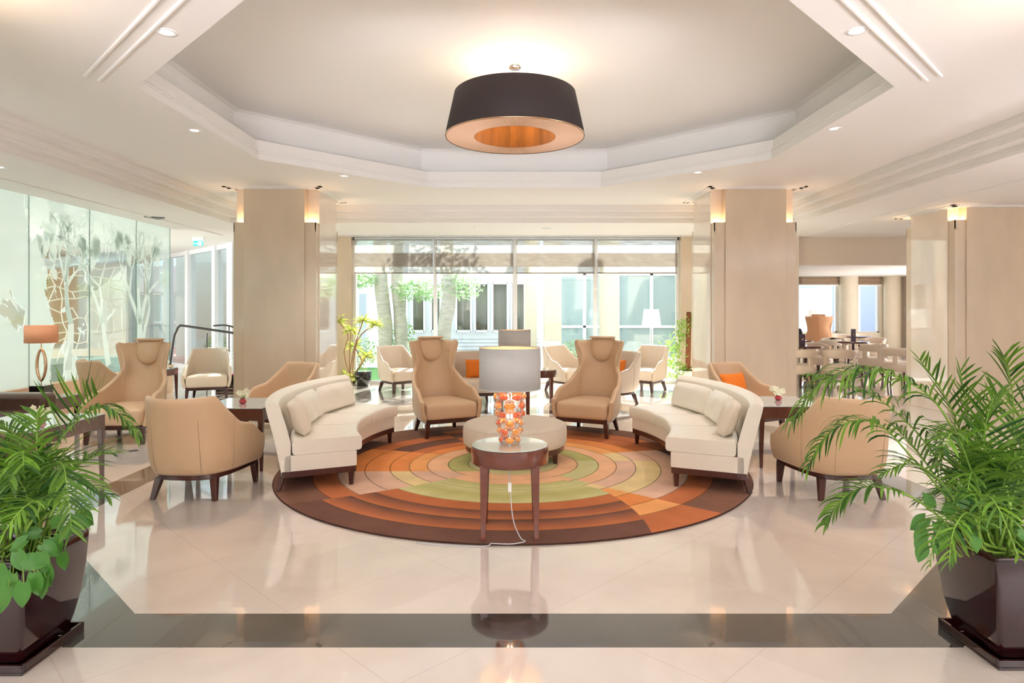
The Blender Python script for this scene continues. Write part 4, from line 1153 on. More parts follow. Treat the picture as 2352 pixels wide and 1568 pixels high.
def square_table(x, y, lab, w=0.63, d=0.72, h=0.588, wood='wood', z=0.0):
    t = thing('square_coffee_table', lab, 'coffee table', (x, y, z), 0, 'square glass-topped tables')
    a, b = w/2, d/2
    mb = MB(); mb.box(-a,a,-b,-b+0.03,h-0.12,h-0.008); mb.box(-a,a,b-0.03,b,h-0.12,h-0.008); mb.box(-a,-a+0.03,-b+0.03,b-0.03,h-0.12,h-0.008); mb.box(a-0.03,a,-b+0.03,b-0.03,h-0.12,h-0.008)
    mb.box(-a+0.03,a-0.03,-b+0.03,b-0.03,h-0.02,h-0.008)
    mb.build('apron', M[wood], t, bevel=0.004)
    MB().box(-a+0.003,a-0.003,-b+0.003,b-0.003,h-0.0075,h).build('glass_top', M['glasstop'], t, bevel=0.002)
    for sx in (-1,1):
        for sy in (-1,1): MB().leg(sx*(a-0.026), sy*(b-0.026), 0, h-0.02, 0.026, 0.050, sx*0.008, sy*0.008).build('leg', M[wood], t, bevel=0.003)
    return t
def amber_lamp(x, y, z, lab, glow=1.6):
    t = thing('glass_table_lamp', lab, 'table lamp', (x, y, z), 0, 'amber glass table lamps')
    prof = [(0.055,0.0),(0.072,0.01),(0.07,0.03),(0.058,0.05),(0.066,0.075),(0.080,0.10),(0.082,0.15),(0.088,0.20),(0.094,0.25),(0.097,0.30),(0.095,0.34),(0.075,0.362),(0.035,0.37)]
    MB().lathe(prof, 40).build('glass_body', M['clearglass'], t, smooth=True)
    rr = random.Random(4); 
    for i, (zz, rad, n) in enumerate(((0.032,0.062,5),(0.09,0.074,5),(0.148,0.082,5),(0.205,0.089,5),(0.262,0.094,6),(0.322,0.096,6))):
        for k in range(n):
            a = 2*pi*(k+0.5*(i%2))/n-pi/2+rr.uniform(-0.06,0.06); sx = 0.024+rr.uniform(0,0.008)
            o = MB()
            c = (rad*cos(a), rad*sin(a), zz); tang = Vector((-sin(a),cos(a),0)); nr = Vector((cos(a),sin(a),0))
            rows = []
            for ii in range(9):
                th = pi*ii/8; row = []
                for kk in range(12):
                    ph = 2*pi*kk/12
                    p = Vector(c)+tang*(sx*1.35*sin(th)*cos(ph))+nr*(0.017*sin(th)*sin(ph))+Vector((0,0,-0.021*cos(th)))
                    row.append(tuple(p))
                rows.append(row)
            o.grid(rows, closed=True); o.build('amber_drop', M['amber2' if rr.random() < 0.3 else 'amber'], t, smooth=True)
    MB().tube([(0,0,0.0),(0,0,0.40)], 0.006, 8).build('stem', M['chrome'], t)
    MB().lathe([(0.0005,0.345),(0.03,0.345),(0.034,0.36),(0.02,0.39),(0.0005,0.39)], 20).build('socket', M['chrome'], t, smooth=True)
    MB().ellip((0,0,0.46),(0.03,0.03,0.05),14,10).build('bulb', M['bulb'], t, smooth=True)
    MB().lathe([(0.205,0.375),(0.205,0.645)], 72).build('lamp_shade', M['shade'], t, smooth=True, solid=0.003)
    MB().lathe([(0.2015,0.377),(0.2015,0.643)], 72).build('shade_lining', M['shade_warm'], t, smooth=True)
    for z_ in (0.374, 0.644): MB().lathe([(0.2035,z_-0.004),(0.2075,z_-0.002),(0.2075,z_+0.004),(0.2035,z_+0.004)], 72, close=True).build('shade_rim', M['shade'], t, smooth=True)
    MB().tube([(-0.2,0,0.60),(0,0,0.56),(0.2,0,0.60)], 0.0025, 5).build('shade_support', M['chrome'], t)
    light('POINT', 'lamp_glow', (x, y, z+0.50), glow, (1.0,0.70,0.42), shadow_soft_size=0.04)
    light('POINT', 'lamp_glow', (x, y, z+0.18), glow*0.22, (1.0,0.75,0.45), shadow_soft_size=0.02)
    return t
round_table(-0.02, 4.40, 'round walnut side table with glass top in front, standing on the rug rim', z=RZ, h=0.588)
amber_lamp(-0.02, 4.40, 0.60, 'table lamp of clear glass with amber drops and grey drum shade, in front')
round_table(0.02, 8.35, 'round walnut side table behind the ottoman, under the second lamp', z=RZ, h=0.588)
amber_lamp(0.02, 8.35, 0.60, 'table lamp mostly hidden behind the front lamp shade, its pale shade rising above', 1.6)
round_table(0.43, 10.45, 'small round walnut table between the wing chair and the pale window armchair', h=0.56, R=0.28)
round_table(-1.30, 12.55, 'small round table by the window, glimpsed behind the wing chair arm', h=0.56, R=0.27)
# lamp cord with inline switch
cd = thing('lamp_cord', 'white lamp cord with inline switch trailing from the front table', 'cord', (-0.02, 4.3, 0.0))
pth = spline([(0.0,-0.06,0.46),(-0.002,-0.10,0.42),(0.005,-0.11,0.33),(0.012,-0.10,0.22),(0.03,-0.09,0.12),(0.07,-0.10,0.035),(0.10,-0.11,0.018),(0.06,-0.14,0.018),(0.0,-0.155,0.016),(-0.12,-0.145,0.016)], 8)
MB().tube(pth, 0.0035, 8).build('cable', M['cordwhite'], cd, smooth=True)
MB().tube(spline([(-0.12,-0.145,0.016),(-0.16,-0.165,0.006),(-0.35,-0.155,0.005),(-0.6,-0.10,0.005)], 8), 0.0035, 8).build('cable_on_floor', M['cordwhite'], cd, smooth=True)
MB().box(-0.012,0.012,-0.123,-0.100,0.335,0.395).build('switch', M['white'], cd, bevel=0.005)

square_table(-2.645, 6.44, 'square dark wood table with glass top behind the turned armchair by the steps side')
square_table(2.66, 6.56, 'square dark wood table with glass top behind the palm fronds on the cafe side')
square_table(-3.98, 5.33, 'square brown table with glass top behind the palm by the etched glass', w=0.76, d=0.88, wood='greywood')
square_table(-6.0, 10.95, 'small square table by the etched glass, beside the armchair at the steps', w=0.52, d=0.5, h=0.52, wood='wood2')
def vase(x, y, z, lab):
    t = thing('flower_vase', lab, 'vase', (x, y, z), 0, 'small red vases with white orchids')
    MB().lathe([(0.0005,0.001),(0.022,0.001),(0.034,0.012),(0.037,0.025),(0.03,0.038),(0.018,0.044),(0.024,0.05),(0.026,0.056),(0.02,0.058),(0.016,0.046),(0.0005,0.02)], 28).build('vase_body', M['redglass'], t, smooth=True)
    rr = random.Random(int(abs(x*100))); f = MB(); g = MB()
    for k in range(9):
        c = Vector((rr.uniform(-0.06,0.06), rr.uniform(-0.045,0.045), 0.095+rr.uniform(-0.02,0.03)))
        g.tube([(0,0,0.04),(c.x*0.5,c.y*0.5,0.075),tuple(c)], 0.0018, 5)
        f = MB()
        for p in range(5):
            a = 2*pi*p/5+k; d = Vector((cos(a), -0.35, sin(a))).normalized(); w = Vector((-sin(a),0,cos(a)))
            f.add([c, c+d*0.02+w*0.013, c+d*0.034, c+d*0.02-w*0.013], [(0,1,2,3)])
        f.ellip(tuple(c+Vector((0,-0.005,0))), (0.006,0.006,0.006), 8, 6)
        f.build('flower', M['petal'], t, solid=0.0015)
    g.build('stem', M['palm_stem'], t)
vase(-2.635, 6.37, 0.588, 'red glass vase of white orchids on the table beside the turned tan armchair')
vase(2.69, 6.62, 0.588, 'red glass vase of white orchids on the table by the palm on the cafe side')
vase(-3.85, 5.33, 0.588, 'red glass vase of white orchids on the brown table by the etched glass palm')
vase(-1.20, 12.5, 0.56, 'tiny red vase glimpsed behind the wing chair on the window table')
vase(-5.84, 10.95, 0.52, 'red vase on the small table beside the armchair at the steps')

# cushions
def cushion(x, y, z, rz, tilt, lab, w=0.2, h=0.15, th=0.055):
    rows = []; n = 14
    for side in (1,-1):
        for iu in range(n+1):
            u = iu/n*2-1; row = []
            for iv in range(n+1):
                v = iv/n*2-1; b = (max(0,1-u**4)*max(0,1-v**4))**0.55
                p = 1-0.07*(1-abs(u))*abs(v)**2
                row.append((w*u*(1-0.05*(1-v*v)*abs(u)**3), side*-th*b, h*v*(1-0.06*(1-u*u)*abs(v)**3)+0.006*sin(5*u+v)*b))
            rows.append(row)
    mb = MB(); mb.grid(rows[:n+1]); mb.grid([r[::-1] for r in rows[n+1:]])
    o = mb.build('cushion', M['orange'], smooth=True); o.location = (x,y,z); o.rotation_euler = (radians(tilt), 0, radians(rz))
    tag(o, lab, 'cushion', 'orange cushions')
cushion(-0.57, 10.48, 0.565, 12, -14, 'orange cushion in the armchair right behind the front lamp shade', 0.19, 0.15)
cushion(2.76, 8.16, 0.575, 28, -16, 'orange cushion in the tan armchair behind the sofa on the cafe side', 0.2, 0.14)
cushion(1.66, 10.5, 0.565, -58, -14, 'orange cushion just peeking past the wing chair on the cafe side')

# ------------------------------------------------------------------ dark sofa and lamp by the etched glass
sf = thing('leather_sofa', 'dark brown leather sofa along the etched glass, at the frame edge', 'sofa', (-5.55, 6.2, 0))
MB().box(-0.55,0.55,-0.95,0.98,0.06,0.28).build('base', M['brown_leather'], sf, bevel=0.02)
for y0, y1 in ((-0.93,0.0),(0.0,0.90)): MB().box(-0.38,0.60,y0+0.01,y1-0.01,0.28,0.42).build('seat_cushion', M['brown_leather'], sf, bevel=0.045, bseg=4)
for y0, y1 in ((-1.15,-0.95),(0.90,1.12)): MB().box(-0.55,0.46,y0,y1,0.06,0.59).build('armrest', M['brown_leather'], sf, bevel=0.06, bseg=4)
MB().box(-0.62,-0.36,-0.95,0.92,0.1,0.62).build('backrest', M['brown_leather'], sf, bevel=0.06, bseg=4)
for sx in (-0.5,0.42):
    for sy in (-0.9,0.9): MB().leg(sx,sy,0,0.07,0.04,0.05).build('leg', M['dark_wood'], sf)
et = thing('end_table', 'brown end table carrying the orange-shaded lamp by the etched glass', 'side table', (-5.62, 7.78, 0))
MB().box(-0.3,0.3,-0.28,0.28,0.43,0.47).box(-0.3,0.3,-0.28,-0.25,0.33,0.43).box(0.27,0.3,-0.28,0.28,0.33,0.43).build('tabletop', M['greywood'], et, bevel=0.004)
for sx in (-1,1):
    for sy in (-1,1): MB().leg(sx*0.265, sy*0.245, 0, 0.43, 0.035, 0.05).build('leg', M['dark_wood'], et)
ol = thing('hoop_table_lamp', 'table lamp with orange drum shade and gilded leaf-shaped hoop', 'table lamp', (-5.56, 7.70, 0.47))
MB().box(-0.085,0.085,-0.085,0.085,0,0.145).build('base', M['black'], ol, bevel=0.004)
hp = []; 
for k in range(49):
    a = 2*pi*k/48; hp.append((0.052*sin(a)*(abs(sin(a))**0.35), 0.0, 0.385-0.185*cos(a)))
MB().tube(hp, [0.012+0.006*abs(sin(2*pi*k/48)) for k in range(49)], 10).build('hoop', M['gild'], ol, smooth=True)
MB().tube([(0,0,0.145),(0,0,0.20)], 0.006, 8).tube([(0,0,0.56),(0,0,0.66)], 0.006, 8).build('stem', M['gild'], ol)
M['oshade'] = mat('orange_lamp_shade', s(208,150,112), 0.8, emit=s(225,150,105), estr=0.08)
MB().lathe([(0.166,0.645),(0.166,0.85)], 56).build('lamp_shade', M['oshade'], ol, smooth=True, solid=0.003)
light('POINT', 'lamp_glow', (-5.56, 7.70, 0.47+0.75), 1.4, WARM, shadow_soft_size=0.04)

# ------------------------------------------------------------------ steps, carpet, handrails
stp = thing('entrance_steps', 'black marble steps with raspberry carpet beside the marble column', 'steps', (-4.6, 12.3, 0))
MB().box(-0.75,0.55,-0.55,0.72,0,0.15).build('lower_step', M['blackstone'], stp, bevel=0.004)
MB().box(-0.72,0.55,-0.22,0.72,0.15,0.30).build('upper_step', M['blackstone'], stp, bevel=0.004)
MB().box(-0.66,0.5,-0.20,0.70,0.30,0.312).build('carpet', M['redcarpet'], stp)
MB().box(-0.75,0.55,-0.556,-0.55,0.08,0.095).box(-0.75,0.55,-0.556,-0.55,0.02,0.03).build('edge_strip', M['chrome'], stp)
hr = thing('handrail', 'bent dark steel handrail rising behind the pale armchair at the steps', 'handrail', (-5.35, 11.95, 0))
Yh = 11.95
def hp_(a, b): return (px(a,Yh)+5.35, 0, pz(b,Yh))
MB().tube(spline([hp_(385,880), hp_(398,782), hp_(404,762), hp_(412,749), hp_(430,749), hp_(560,768)], 6), 0.022, 10).build('rail', M['steel'], hr, smooth=True)
MB().tube([(px(384,Yh)+5.35,0,0),hp_(385,880)], 0.022, 10).build('post', M['steel'], hr)
h2 = thing('stair_railing', 'thin steel stair railing with horizontal bars by the marble column', 'railing', (-4.9, 12.75, 0))
Yr = 12.75
def rp(a, b): return (px(a,Yr)+4.9, 0, pz(b,Yr))
mb = MB()
MB().tube(spline([rp(490,748), rp(520,747), rp(556,757)], 5), 0.018, 8).build('rail', M['steel'], h2, smooth=True)
for a, b in ((475,765),(498,798),(526,750)):
    MB().tube([rp(a,b), (rp(a,b)[0], 0, 0.0 if a < 500 else 0.312)], 0.014, 8).build('post', M['steel'], h2)
for v in (798,806,815,824,833):
    mb.tube([rp(475,v), rp(556,v)], 0.007, 6)
mb.build('bar', M['chrome'], h2)
# slim handrail tube outside the window by the dracaena
o = MB().tube(spline([(px(775,14.2),14.2,pz(790,14.2)), (px(783,14.2),14.2,pz(796,14.2)), (px(792,14.2),14.2,pz(830,14.2)), (px(796,14.2),14.2,-0.05)], 6), 0.03, 8).build('garden_handrail', M['chrome'], smooth=True)
tag(o, 'curved chrome handrail outside the narrow window by the spiky plant', 'handrail')
# ------------------------------------------------------------------ palms in glazed pots
def frond(base, path, lmax, parent, droop=0.5, nl=30, start=0.25, seed=0, fold=0.3, wid=0.0055, up=0.0, spread=0.75):
    """path: world control points of the midrib; leaflets hang off both sides"""
    rr = random.Random(seed)
    P = spline([(p[0]-base[0], p[1]-base[1], p[2]-base[2]) for p in path], 10)
    n = len(P); st_ = MB()
    st_.tube(P, [lerp(0.006,0.0015,i/(n-1)) for i in range(n)], 6, mi=1)
    for i in range(nl):
        t = lerp(start, 0.985, i/(nl-1)); f = t*(n-1); k = min(int(f), n-2); q = P[k].lerp(P[k+1], f-k)
        T = (P[min(k+2,n-1)]-P[max(k-1,0)]).normalized()
        side = T.cross(Vector((0,0,1)))
        if side.length < 0.1: side = Vector((1,0,0))
        side.normalize(); nrm = side.cross(T).normalized()
        s_ = (t-start)/(1-start); ln = lmax*(0.55+0.45*sin(pi*min(1,s_*1.25+0.12)))*(1-0.35*max(0,s_-0.75)/0.25)
        for sg in (-1,1):
            l_ = ln*1.28*rr.uniform(0.75,1.15); w = wid*rr.uniform(0.8,1.2)
            d = (T*(0.62+0.25*s_)+side*sg*spread+nrm*(fold+up)+Vector((rr.uniform(-.16,.16), rr.uniform(-.16,.16), rr.uniform(-.16,.16)))).normalized()
            m = 5; pts = []; p = q.copy(); dd = d.copy()
            for j in range(m+1):
                pts.append((p.copy(), dd.copy())); p = p+dd*(l_/m); dd = (dd+Vector((0,0,-droop*0.28*(1+j*0.25)))).normalized()
            vs_ = []
            for j, (pp, d2) in enumerate(pts):
                ww = w*(0.35+0.65*sin(pi*min(1,(j/m)*0.75+0.22)))*(1 if j < m else 0.05)
                wv = d2.cross(nrm);
                if wv.length < 0.05: wv = side
                wv = wv.normalized()*ww
                vs_ += [pp-wv, pp+Vector((0,0,-ww*0.3)), pp+wv]
            fs = []
            for j in range(m): fs += [(j*3,j*3+1,j*3+4,j*3+3),(j*3+1,j*3+2,j*3+5,j*3+4)]
            st_.add(vs_, fs, 0)
    return st_.build('frond', [M['palm'], M['palm_stem']], parent, smooth=True)
def heart(mb, c, d, nrm, L_, W_):
    d = d.normalized(); sd = d.cross(nrm).normalized(); nn = sd.cross(d).normalized(); rows = []
    for i in range(8):
        v = i/7; w = W_*(sin(pi*min(1,(v*0.86+0.10)))**0.75)*(1-0.55*v*v) if v < 1 else 0.001
        row = []
        for k in range(5):
            a = (k-2)/2; row.append(c+d*(L_*(v-0.12*(abs(a))*(1-v)**3*1.6))+sd*(w*a)+nn*(0.18*W_*abs(a)-0.25*L_*v*v))
        rows.append([tuple(p) for p in row])
    mb.grid(rows)
def palm_pot(cx, cy_, lab, lab_mirror):
    t = thing('potted_palm', lab, 'potted plant', (cx, cy_, 0))
    rows = []
    for z, h in ((0.03,0.150),(0.034,0.155),(0.10,0.172),(0.20,0.191),(0.32,0.205),(0.42,0.211),(0.465,0.213),(0.475,0.210),(0.475,0.188),(0.42,0.186)):
        r = 0.018; row = []
        for sx, sy, a0 in ((1,-1,-90),(1,1,0),(-1,1,90),(-1,-1,180)):
            for k in range(4):
                a = radians(a0+30*k); row.append((sx*(h-r)+r*cos(a), sy*(h-r)+r*sin(a), z))
        rows.append(row)
    mb = MB(); mb.grid(rows, closed=True); mb.add(rows[0], [tuple(range(15,-1,-1))]); mb.build('pot', M['pot'], t, smooth=True)
    mb = MB(); a = 0.195
    mb.box(-a,a,-a,a,0,0.012)
    for q in ((-a,a,-a,-a+0.016),(-a,a,a-0.016,a),(-a,-a+0.016,-a+0.016,a-0.016),(a-0.016,a,-a+0.016,a-0.016)): mb.box(q[0],q[1],q[2],q[3],0.012,0.042)
    mb.build('saucer', M['pot'], t, bevel=0.004)
    MB().box(-0.19,0.19,-0.19,0.19,0.40,0.425).build('soil', M['soil'], t)
    return t
def W(a, b, y): return (px(a,y), y, pz(b,y))
# right palm
RX, RY = 2.215, 2.91
pr = palm_pot(RX, RY, 'potted areca palm whose long frond arches over the turned armchair by the cafe', '')
B0 = (RX, RY, 0)
root = lambda dx=0, dy=0: (RX+dx, RY+dy, 0.42)
RF = [ # (points px,py,depth) leaflet length, droop, count, start
 ([(2240,1230,2.9),(2215,1060,2.85),(2150,925,2.8),(2050,862,2.8),(1950,852,2.8),(1870,895,2.8),(1822,965,2.8)], 0.215, 1.2, 36, 0.42),
 ([(2235,1240,2.95),(2190,1120,3.0),(2120,1010,3.05),(2030,925,3.05),(1940,882,3.05),(1870,862,3.05)], 0.21, 0.9, 24, 0.35),
 ([(2240,1250,2.85),(2180,1150,2.8),(2090,1045,2.75),(2020,975,2.7),(1950,970,2.7),(1890,1010,2.7),(1855,1075,2.7)], 0.15, 1.1, 28, 0.48),
 ([(2230,1260,2.8),(2150,1180,2.7),(2070,1130,2.6),(1990,1118,2.6),(1930,1150,2.6),(1895,1205,2.6)], 0.13, 0.8, 26, 0.5),
 ([(2290,1240,3.0),(2325,1060,3.1),(2328,940,3.1),(2318,860,3.1),(2305,818,3.1)], 0.24, 0.25, 20, 0.35),
 ([(2255,1230,2.95),(2215,1020,3.0),(2165,900,3.0),(2112,825,3.0)], 0.15, 0.1, 14, 0.55),
 ([(2262,1230,3.0),(2235,1050,3.0),(2218,930,3.0),(2206,850,3.0)], 0.17, 0.1, 12, 0.55),
 ([(2270,1230,2.8),(2260,1050,2.8),(2270,950,2.8),(2290,905,2.8)], 0.2, 0.2, 16, 0.4),
 ([(2240,1240,3.0),(2160,1110,3.1),(2100,1030,3.1),(2060,985,3.1)], 0.17, 0.3, 20, 0.35),
 ([(2250,1240,2.8),(2180,1130,2.7),(2130,1080,2.6),(2080,1065,2.6),(2030,1085,2.6)], 0.15, 0.6, 20, 0.35),
 ([(2300,1240,2.8),(2340,1100,2.75),(2400,1000,2.7),(2450,960,2.7)], 0.22, 0.5, 20, 0.3),
 ([(2300,1240,2.95),(2360,1150,2.9),(2420,1130,2.9),(2480,1160,2.9)], 0.2, 0.6, 20, 0.3),
 ([(2240,1260,2.8),(2200,1200,2.65),(2180,1190,2.6),(2150,1230,2.5),(2135,1300,2.5)], 0.12, 0.6, 18, 0.3),
 ([(2260,1260,2.75),(2250,1170,2.6),(2270,1140,2.5),(2300,1180,2.4),(2340,1280,2.4)], 0.14, 0.5, 18, 0.3),
 ([(2280,1240,2.9),(2290,1090,2.8),(2240,1010,2.7),(2180,1000,2.65)], 0.18, 0.6, 22, 0.3),
 ([(2290,1240,2.9),(2310,1090,2.7),(2340,1050,2.6),(2390,1060,2.6)], 0.2, 0.6, 22, 0.3),
 ([(2270,1250,3.0),(2240,1150,3.15),(2170,1130,3.25),(2110,1150,3.3)], 0.16, 0.6, 20, 0.3),
 ([(2290,1240,3.0),(2330,1000,3.2),(2380,880,3.2)], 0.2, 0.2, 16, 0.4),
 ([(2250,1240,2.85),(2230,1120,2.8),(2200,1060,2.75),(2150,1040,2.7)], 0.16, 0.5, 18, 0.3),
 ([(2262,1250,2.8),(2240,1190,2.6),(2215,1180,2.5),(2190,1220,2.4),(2180,1290,2.4)], 0.13, 0.4, 20, 0.3),
 ([(2300,1250,2.85),(2300,1150,2.8),(2320,1100,2.7),(2350,1090,2.6)], 0.16, 0.5, 18, 0.3),
 ([(2280,1250,2.95),(2275,1120,2.9),(2250,1060,2.9),(2230,1040,2.9)], 0.19, 0.4, 20, 0.25),
 ([(2310,1250,2.95),(2340,1150,3.0),(2350,1060,3.0),(2345,1000,3.0)], 0.2, 0.4, 20, 0.3),
]
for k in range(9):
    r_ = random.Random(200+k); x_ = r_.uniform(2150,2400); y_ = r_.uniform(960,1150); q_ = r_.uniform(2.55,3.15)
    RF.append(([(2280,1240,2.9),(lerp(2280,x_,0.35),lerp(1240,y_,0.6),lerp(2.9,q_,0.4)),(lerp(2280,x_,0.75),y_-25,lerp(2.9,q_,0.8)),(x_,y_+r_.uniform(-10,45),q_)], r_.uniform(0.13,0.19), r_.uniform(0.3,0.7), 20, 0.3))
for i, (pts, lm_, dr, nl, st_) in enumerate(RF):
    frond(B0, [root((i%5-2)*0.03, (i%3-1)*0.03)]+[W(*p) for p in pts], lm_, pr, dr, nl, st_, 40+i)
# left palm
LX, LY = -2.205, 2.87
pl_ = palm_pot(LX, LY, 'areca palm in a glazed dark pot, with broad heart-shaped leaves spilling over its front', '')
B1 = (LX, LY, 0); rootl = lambda dx=0, dy=0: (LX+dx, LY+dy, 0.42)
LF = [
 ([(40,1200,2.9),(75,1110,2.9),(130,1020,2.95),(190,955,3.0),(240,935,3.0),(285,960,3.0),(318,1005,3.0)], 0.13, 1.1, 30, 0.42),
 ([(60,1210,3.0),(110,1080,3.05),(150,990,3.1),(190,935,3.1),(225,905,3.1)], 0.22, -0.25, 12, 0.55),
 ([(60,1210,2.8),(90,1120,2.75),(120,1065,2.7),(145,1070,2.65),(155,1130,2.62),(165,1220,2.6)], 0.16, 0.25, 26, 0.42),
 ([(50,1210,2.9),(60,1100,2.9),(40,1010,2.9),(0,975,2.9),(-60,970,2.9)], 0.15, 1.0, 26, 0.35),
 ([(60,1210,2.9),(110,1130,2.85),(170,1075,2.8),(225,1045,2.8),(260,1042,2.8)], 0.15, 0.4, 20, 0.4),
 ([(60,1220,2.8),(60,1130,2.7),(20,1090,2.6),(-40,1100,2.5)], 0.18, 0.6, 22, 0.3),
 ([(60,1220,2.9),(90,1130,3.0),(140,1100,3.1),(200,1110,3.1),(250,1140,3.1)], 0.14, 0.6, 22, 0.35),
 ([(40,1220,2.8),(0,1130,2.8),(-40,1050,2.8)], 0.2, 0.4, 18, 0.3),
 ([(60,1220,2.7),(90,1170,2.55),(80,1150,2.45),(40,1180,2.35),(0,1240,2.3)], 0.14, 0.5, 22, 0.3),
 ([(60,1220,2.85),(80,1100,2.85),(85,1000,2.85),(85,950,2.85)], 0.17, 0.3, 16, 0.4),
 ([(50,1220,2.8),(20,1150,2.7),(-30,1150,2.6),(-80,1200,2.6)], 0.17, 0.6, 20, 0.3),
 ([(70,1220,2.85),(120,1170,2.75),(160,1150,2.7),(200,1170,2.65)], 0.11, 0.5, 18, 0.3),
 ([(60,1220,2.95),(40,1120,3.0),(30,1050,3.0),(10,1010,3.0)], 0.18, 0.5, 20, 0.3),
 ([(60,1220,2.8),(75,1150,2.75),(50,1110,2.7),(10,1120,2.7)], 0.16, 0.4, 20, 0.3),
]
for k in range(7):
    r_ = random.Random(300+k); x_ = r_.uniform(-60,130); y_ = r_.uniform(1010,1160); q_ = r_.uniform(2.5,3.05)
    LF.append(([(55,1220,2.85),(lerp(55,x_,0.35),lerp(1220,y_,0.6),lerp(2.85,q_,0.4)),(lerp(55,x_,0.75),y_-25,lerp(2.85,q_,0.8)),(x_,y_+r_.uniform(-10,45),q_)], r_.uniform(0.12,0.17), r_.uniform(0.3,0.7), 20, 0.3))
for i, (pts, lm_, dr, nl, st_) in enumerate(LF):
    frond(B1, [rootl((i%5-2)*0.03, (i%3-1)*0.03)]+[W(*p) for p in pts], lm_, pl_, dr, nl, st_, 80+i, up=0.5 if i == 1 else 0)
def canes(cx, cy_, t, n, seed):
    rr = random.Random(seed); mb = MB()
    for k in range(n):
        x, y = rr.uniform(-0.1,0.1), rr.uniform(-0.1,0.1)
        mb.tube([(x,y,0.42),(x*1.4+rr.uniform(-.03,.03),y*1.4,0.62),(x*2.0+rr.uniform(-.06,.06),y*2,0.82)], [0.009,0.007,0.005], 7)
    mb.build('cane', M['palm_stem'], t, smooth=True)
canes(RX, RY, pr, 16, 1); canes(LX, LY, pl_, 14, 2)
def pothos(base, leaves, parent, seed):
    rr = random.Random(seed); stm = MB()
    for a, b, y, L_, ang in leaves:
        mb = MB()
        p = Vector(W(a,b,y))-Vector(base)
        d = Vector((cos(radians(ang)), -0.25, sin(radians(ang)))); heart(mb, p, d, Vector((rr.uniform(-.2,.2), -1, 0.5)), L_, L_*0.42)
        r0 = Vector((p.x*0.55, p.y*0.5, 0.44)); mid = (r0+p)/2+Vector((0,0,0.05)); stm.tube([tuple(r0), tuple(mid), tuple(p)], 0.002, 5)
        mb.build('broad_leaf', M['pothos'], parent, smooth=True)
    stm.build('leaf_stem', M['palm_stem'], parent)
pothos(B1, [(60,1285,2.62,0.09,-10),(95,1270,2.62,0.08,-70),(30,1320,2.58,0.10,-100),(0,1300,2.6,0.09,-80),(80,1318,2.58,0.085,-75),(110,1300,2.62,0.08,-80),(105,1325,2.6,0.085,-100),(55,1340,2.55,0.09,-90),(20,1350,2.55,0.10,-110),
              (140,1225,2.7,0.075,20),(165,1195,2.75,0.085,-10),(185,1175,2.8,0.08,-40),(125,1235,2.7,0.07,-60),(145,1270,2.7,0.07,-80),(90,1225,2.7,0.07,170),(60,1240,2.65,0.075,-150),(120,1205,2.7,0.07,40),(-20,1330,2.6,0.09,-90),(100,1250,2.66,0.08,-30),(40,1270,2.62,0.08,-60)], pl_, 3)
pothos(B0, [(2140,1165,2.75,0.075,120),(2125,1190,2.72,0.08,-150),(2115,1215,2.7,0.08,-100),(2110,1235,2.7,0.075,-80),(2150,1200,2.72,0.08,-60),(2120,1250,2.7,0.075,-110),(2170,1180,2.75,0.07,60),(2235,1225,2.7,0.08,-80),(2195,1160,2.8,0.07,30),(2185,1135,2.8,0.06,150),(2340,1225,2.75,0.07,-20),(2215,1200,2.7,0.06,-60),(2150,1235,2.7,0.07,-90)], pr, 4)

# ------------------------------------------------------------------ dracaena and ficus at the windows
dr_ = thing('dracaena', 'spiky yellow-green dracaena with bare thin stems, before the window pilaster', 'potted plant', (-2.95, 12.85, 0))
def dp(a, b): y = 12.85; return (px(a,y)+2.95, 0, pz(b,y))
MB().lathe([(0.0005,0.01),(0.13,0.01),(0.16,0.15),(0.17,0.30),(0.15,0.30),(0.0005,0.27)], 24).build('pot', M['black'], dr_, smooth=True)
tufts = [((806,865),(804,800),(808,757)),((808,865),(790,810),(800,770),(778,738)),((812,865),(830,830),(812,795)),((812,865),(838,825),(842,818)),((806,865),(815,800),(835,735)),((810,865),(822,780),(862,745)),((820,868),(826,864)),((802,866),(795,862))]
rr = random.Random(9)
for tf_ in tufts:
    P = [(0,0,0.28)]+[(x+0, rr.uniform(-0.05,0.05), z) for x, _, z in [dp(*q) for q in tf_]]
    st_ = MB(); st_.tube(spline(P, 4), 0.012, 6); st_.build('stem', M['canebark'], dr_, smooth=True)
    c = Vector(P[-1]); lf = MB()
    for k in range(34):
        a = rr.uniform(0,2*pi); e = rr.uniform(-0.5,1.0); d = Vector((cos(a)*cos(e), sin(a)*cos(e)*0.8, sin(e))).normalized()
        l_ = rr.uniform(0.16,0.27); w = Vector((-d.z,0,d.x)).normalized()*0.010 if abs(d.x)+abs(d.z) > 0.1 else Vector((0.01,0,0))
        p1 = c+d*l_*0.5; p2 = c+d*l_+Vector((0,0,-0.05))
        lf.add([c-w*0.5,c+w*0.5,p1+w,p1-w,p2], [(0,1,2,3),(3,2,4)])
    lf.build('leaf_tuft', M['drac'], dr_)
fi = thing('ficus', 'ficus with light green leaves climbing a brown fibrous pole, by the window', 'potted plant', (3.45, 12.8, 0))
yF = 12.8
def fp(a, b, dy=0): return (px(a,yF)-3.45, dy, pz(b,yF))
MB().box(-0.16,0.16,-0.16,0.16,0.0,0.32).build('pot', M['white'], fi, bevel=0.01)
MB().box(-0.14,0.14,-0.14,0.14,0.3,0.325).build('soil', M['soil'], fi)
MB().tube([fp(1579,880),fp(1581,800),fp(1582,716)], [0.055,0.05,0.045], 14).build('moss_pole', M['brownbark'], fi, smooth=True)
lf = MB(); stm = MB()
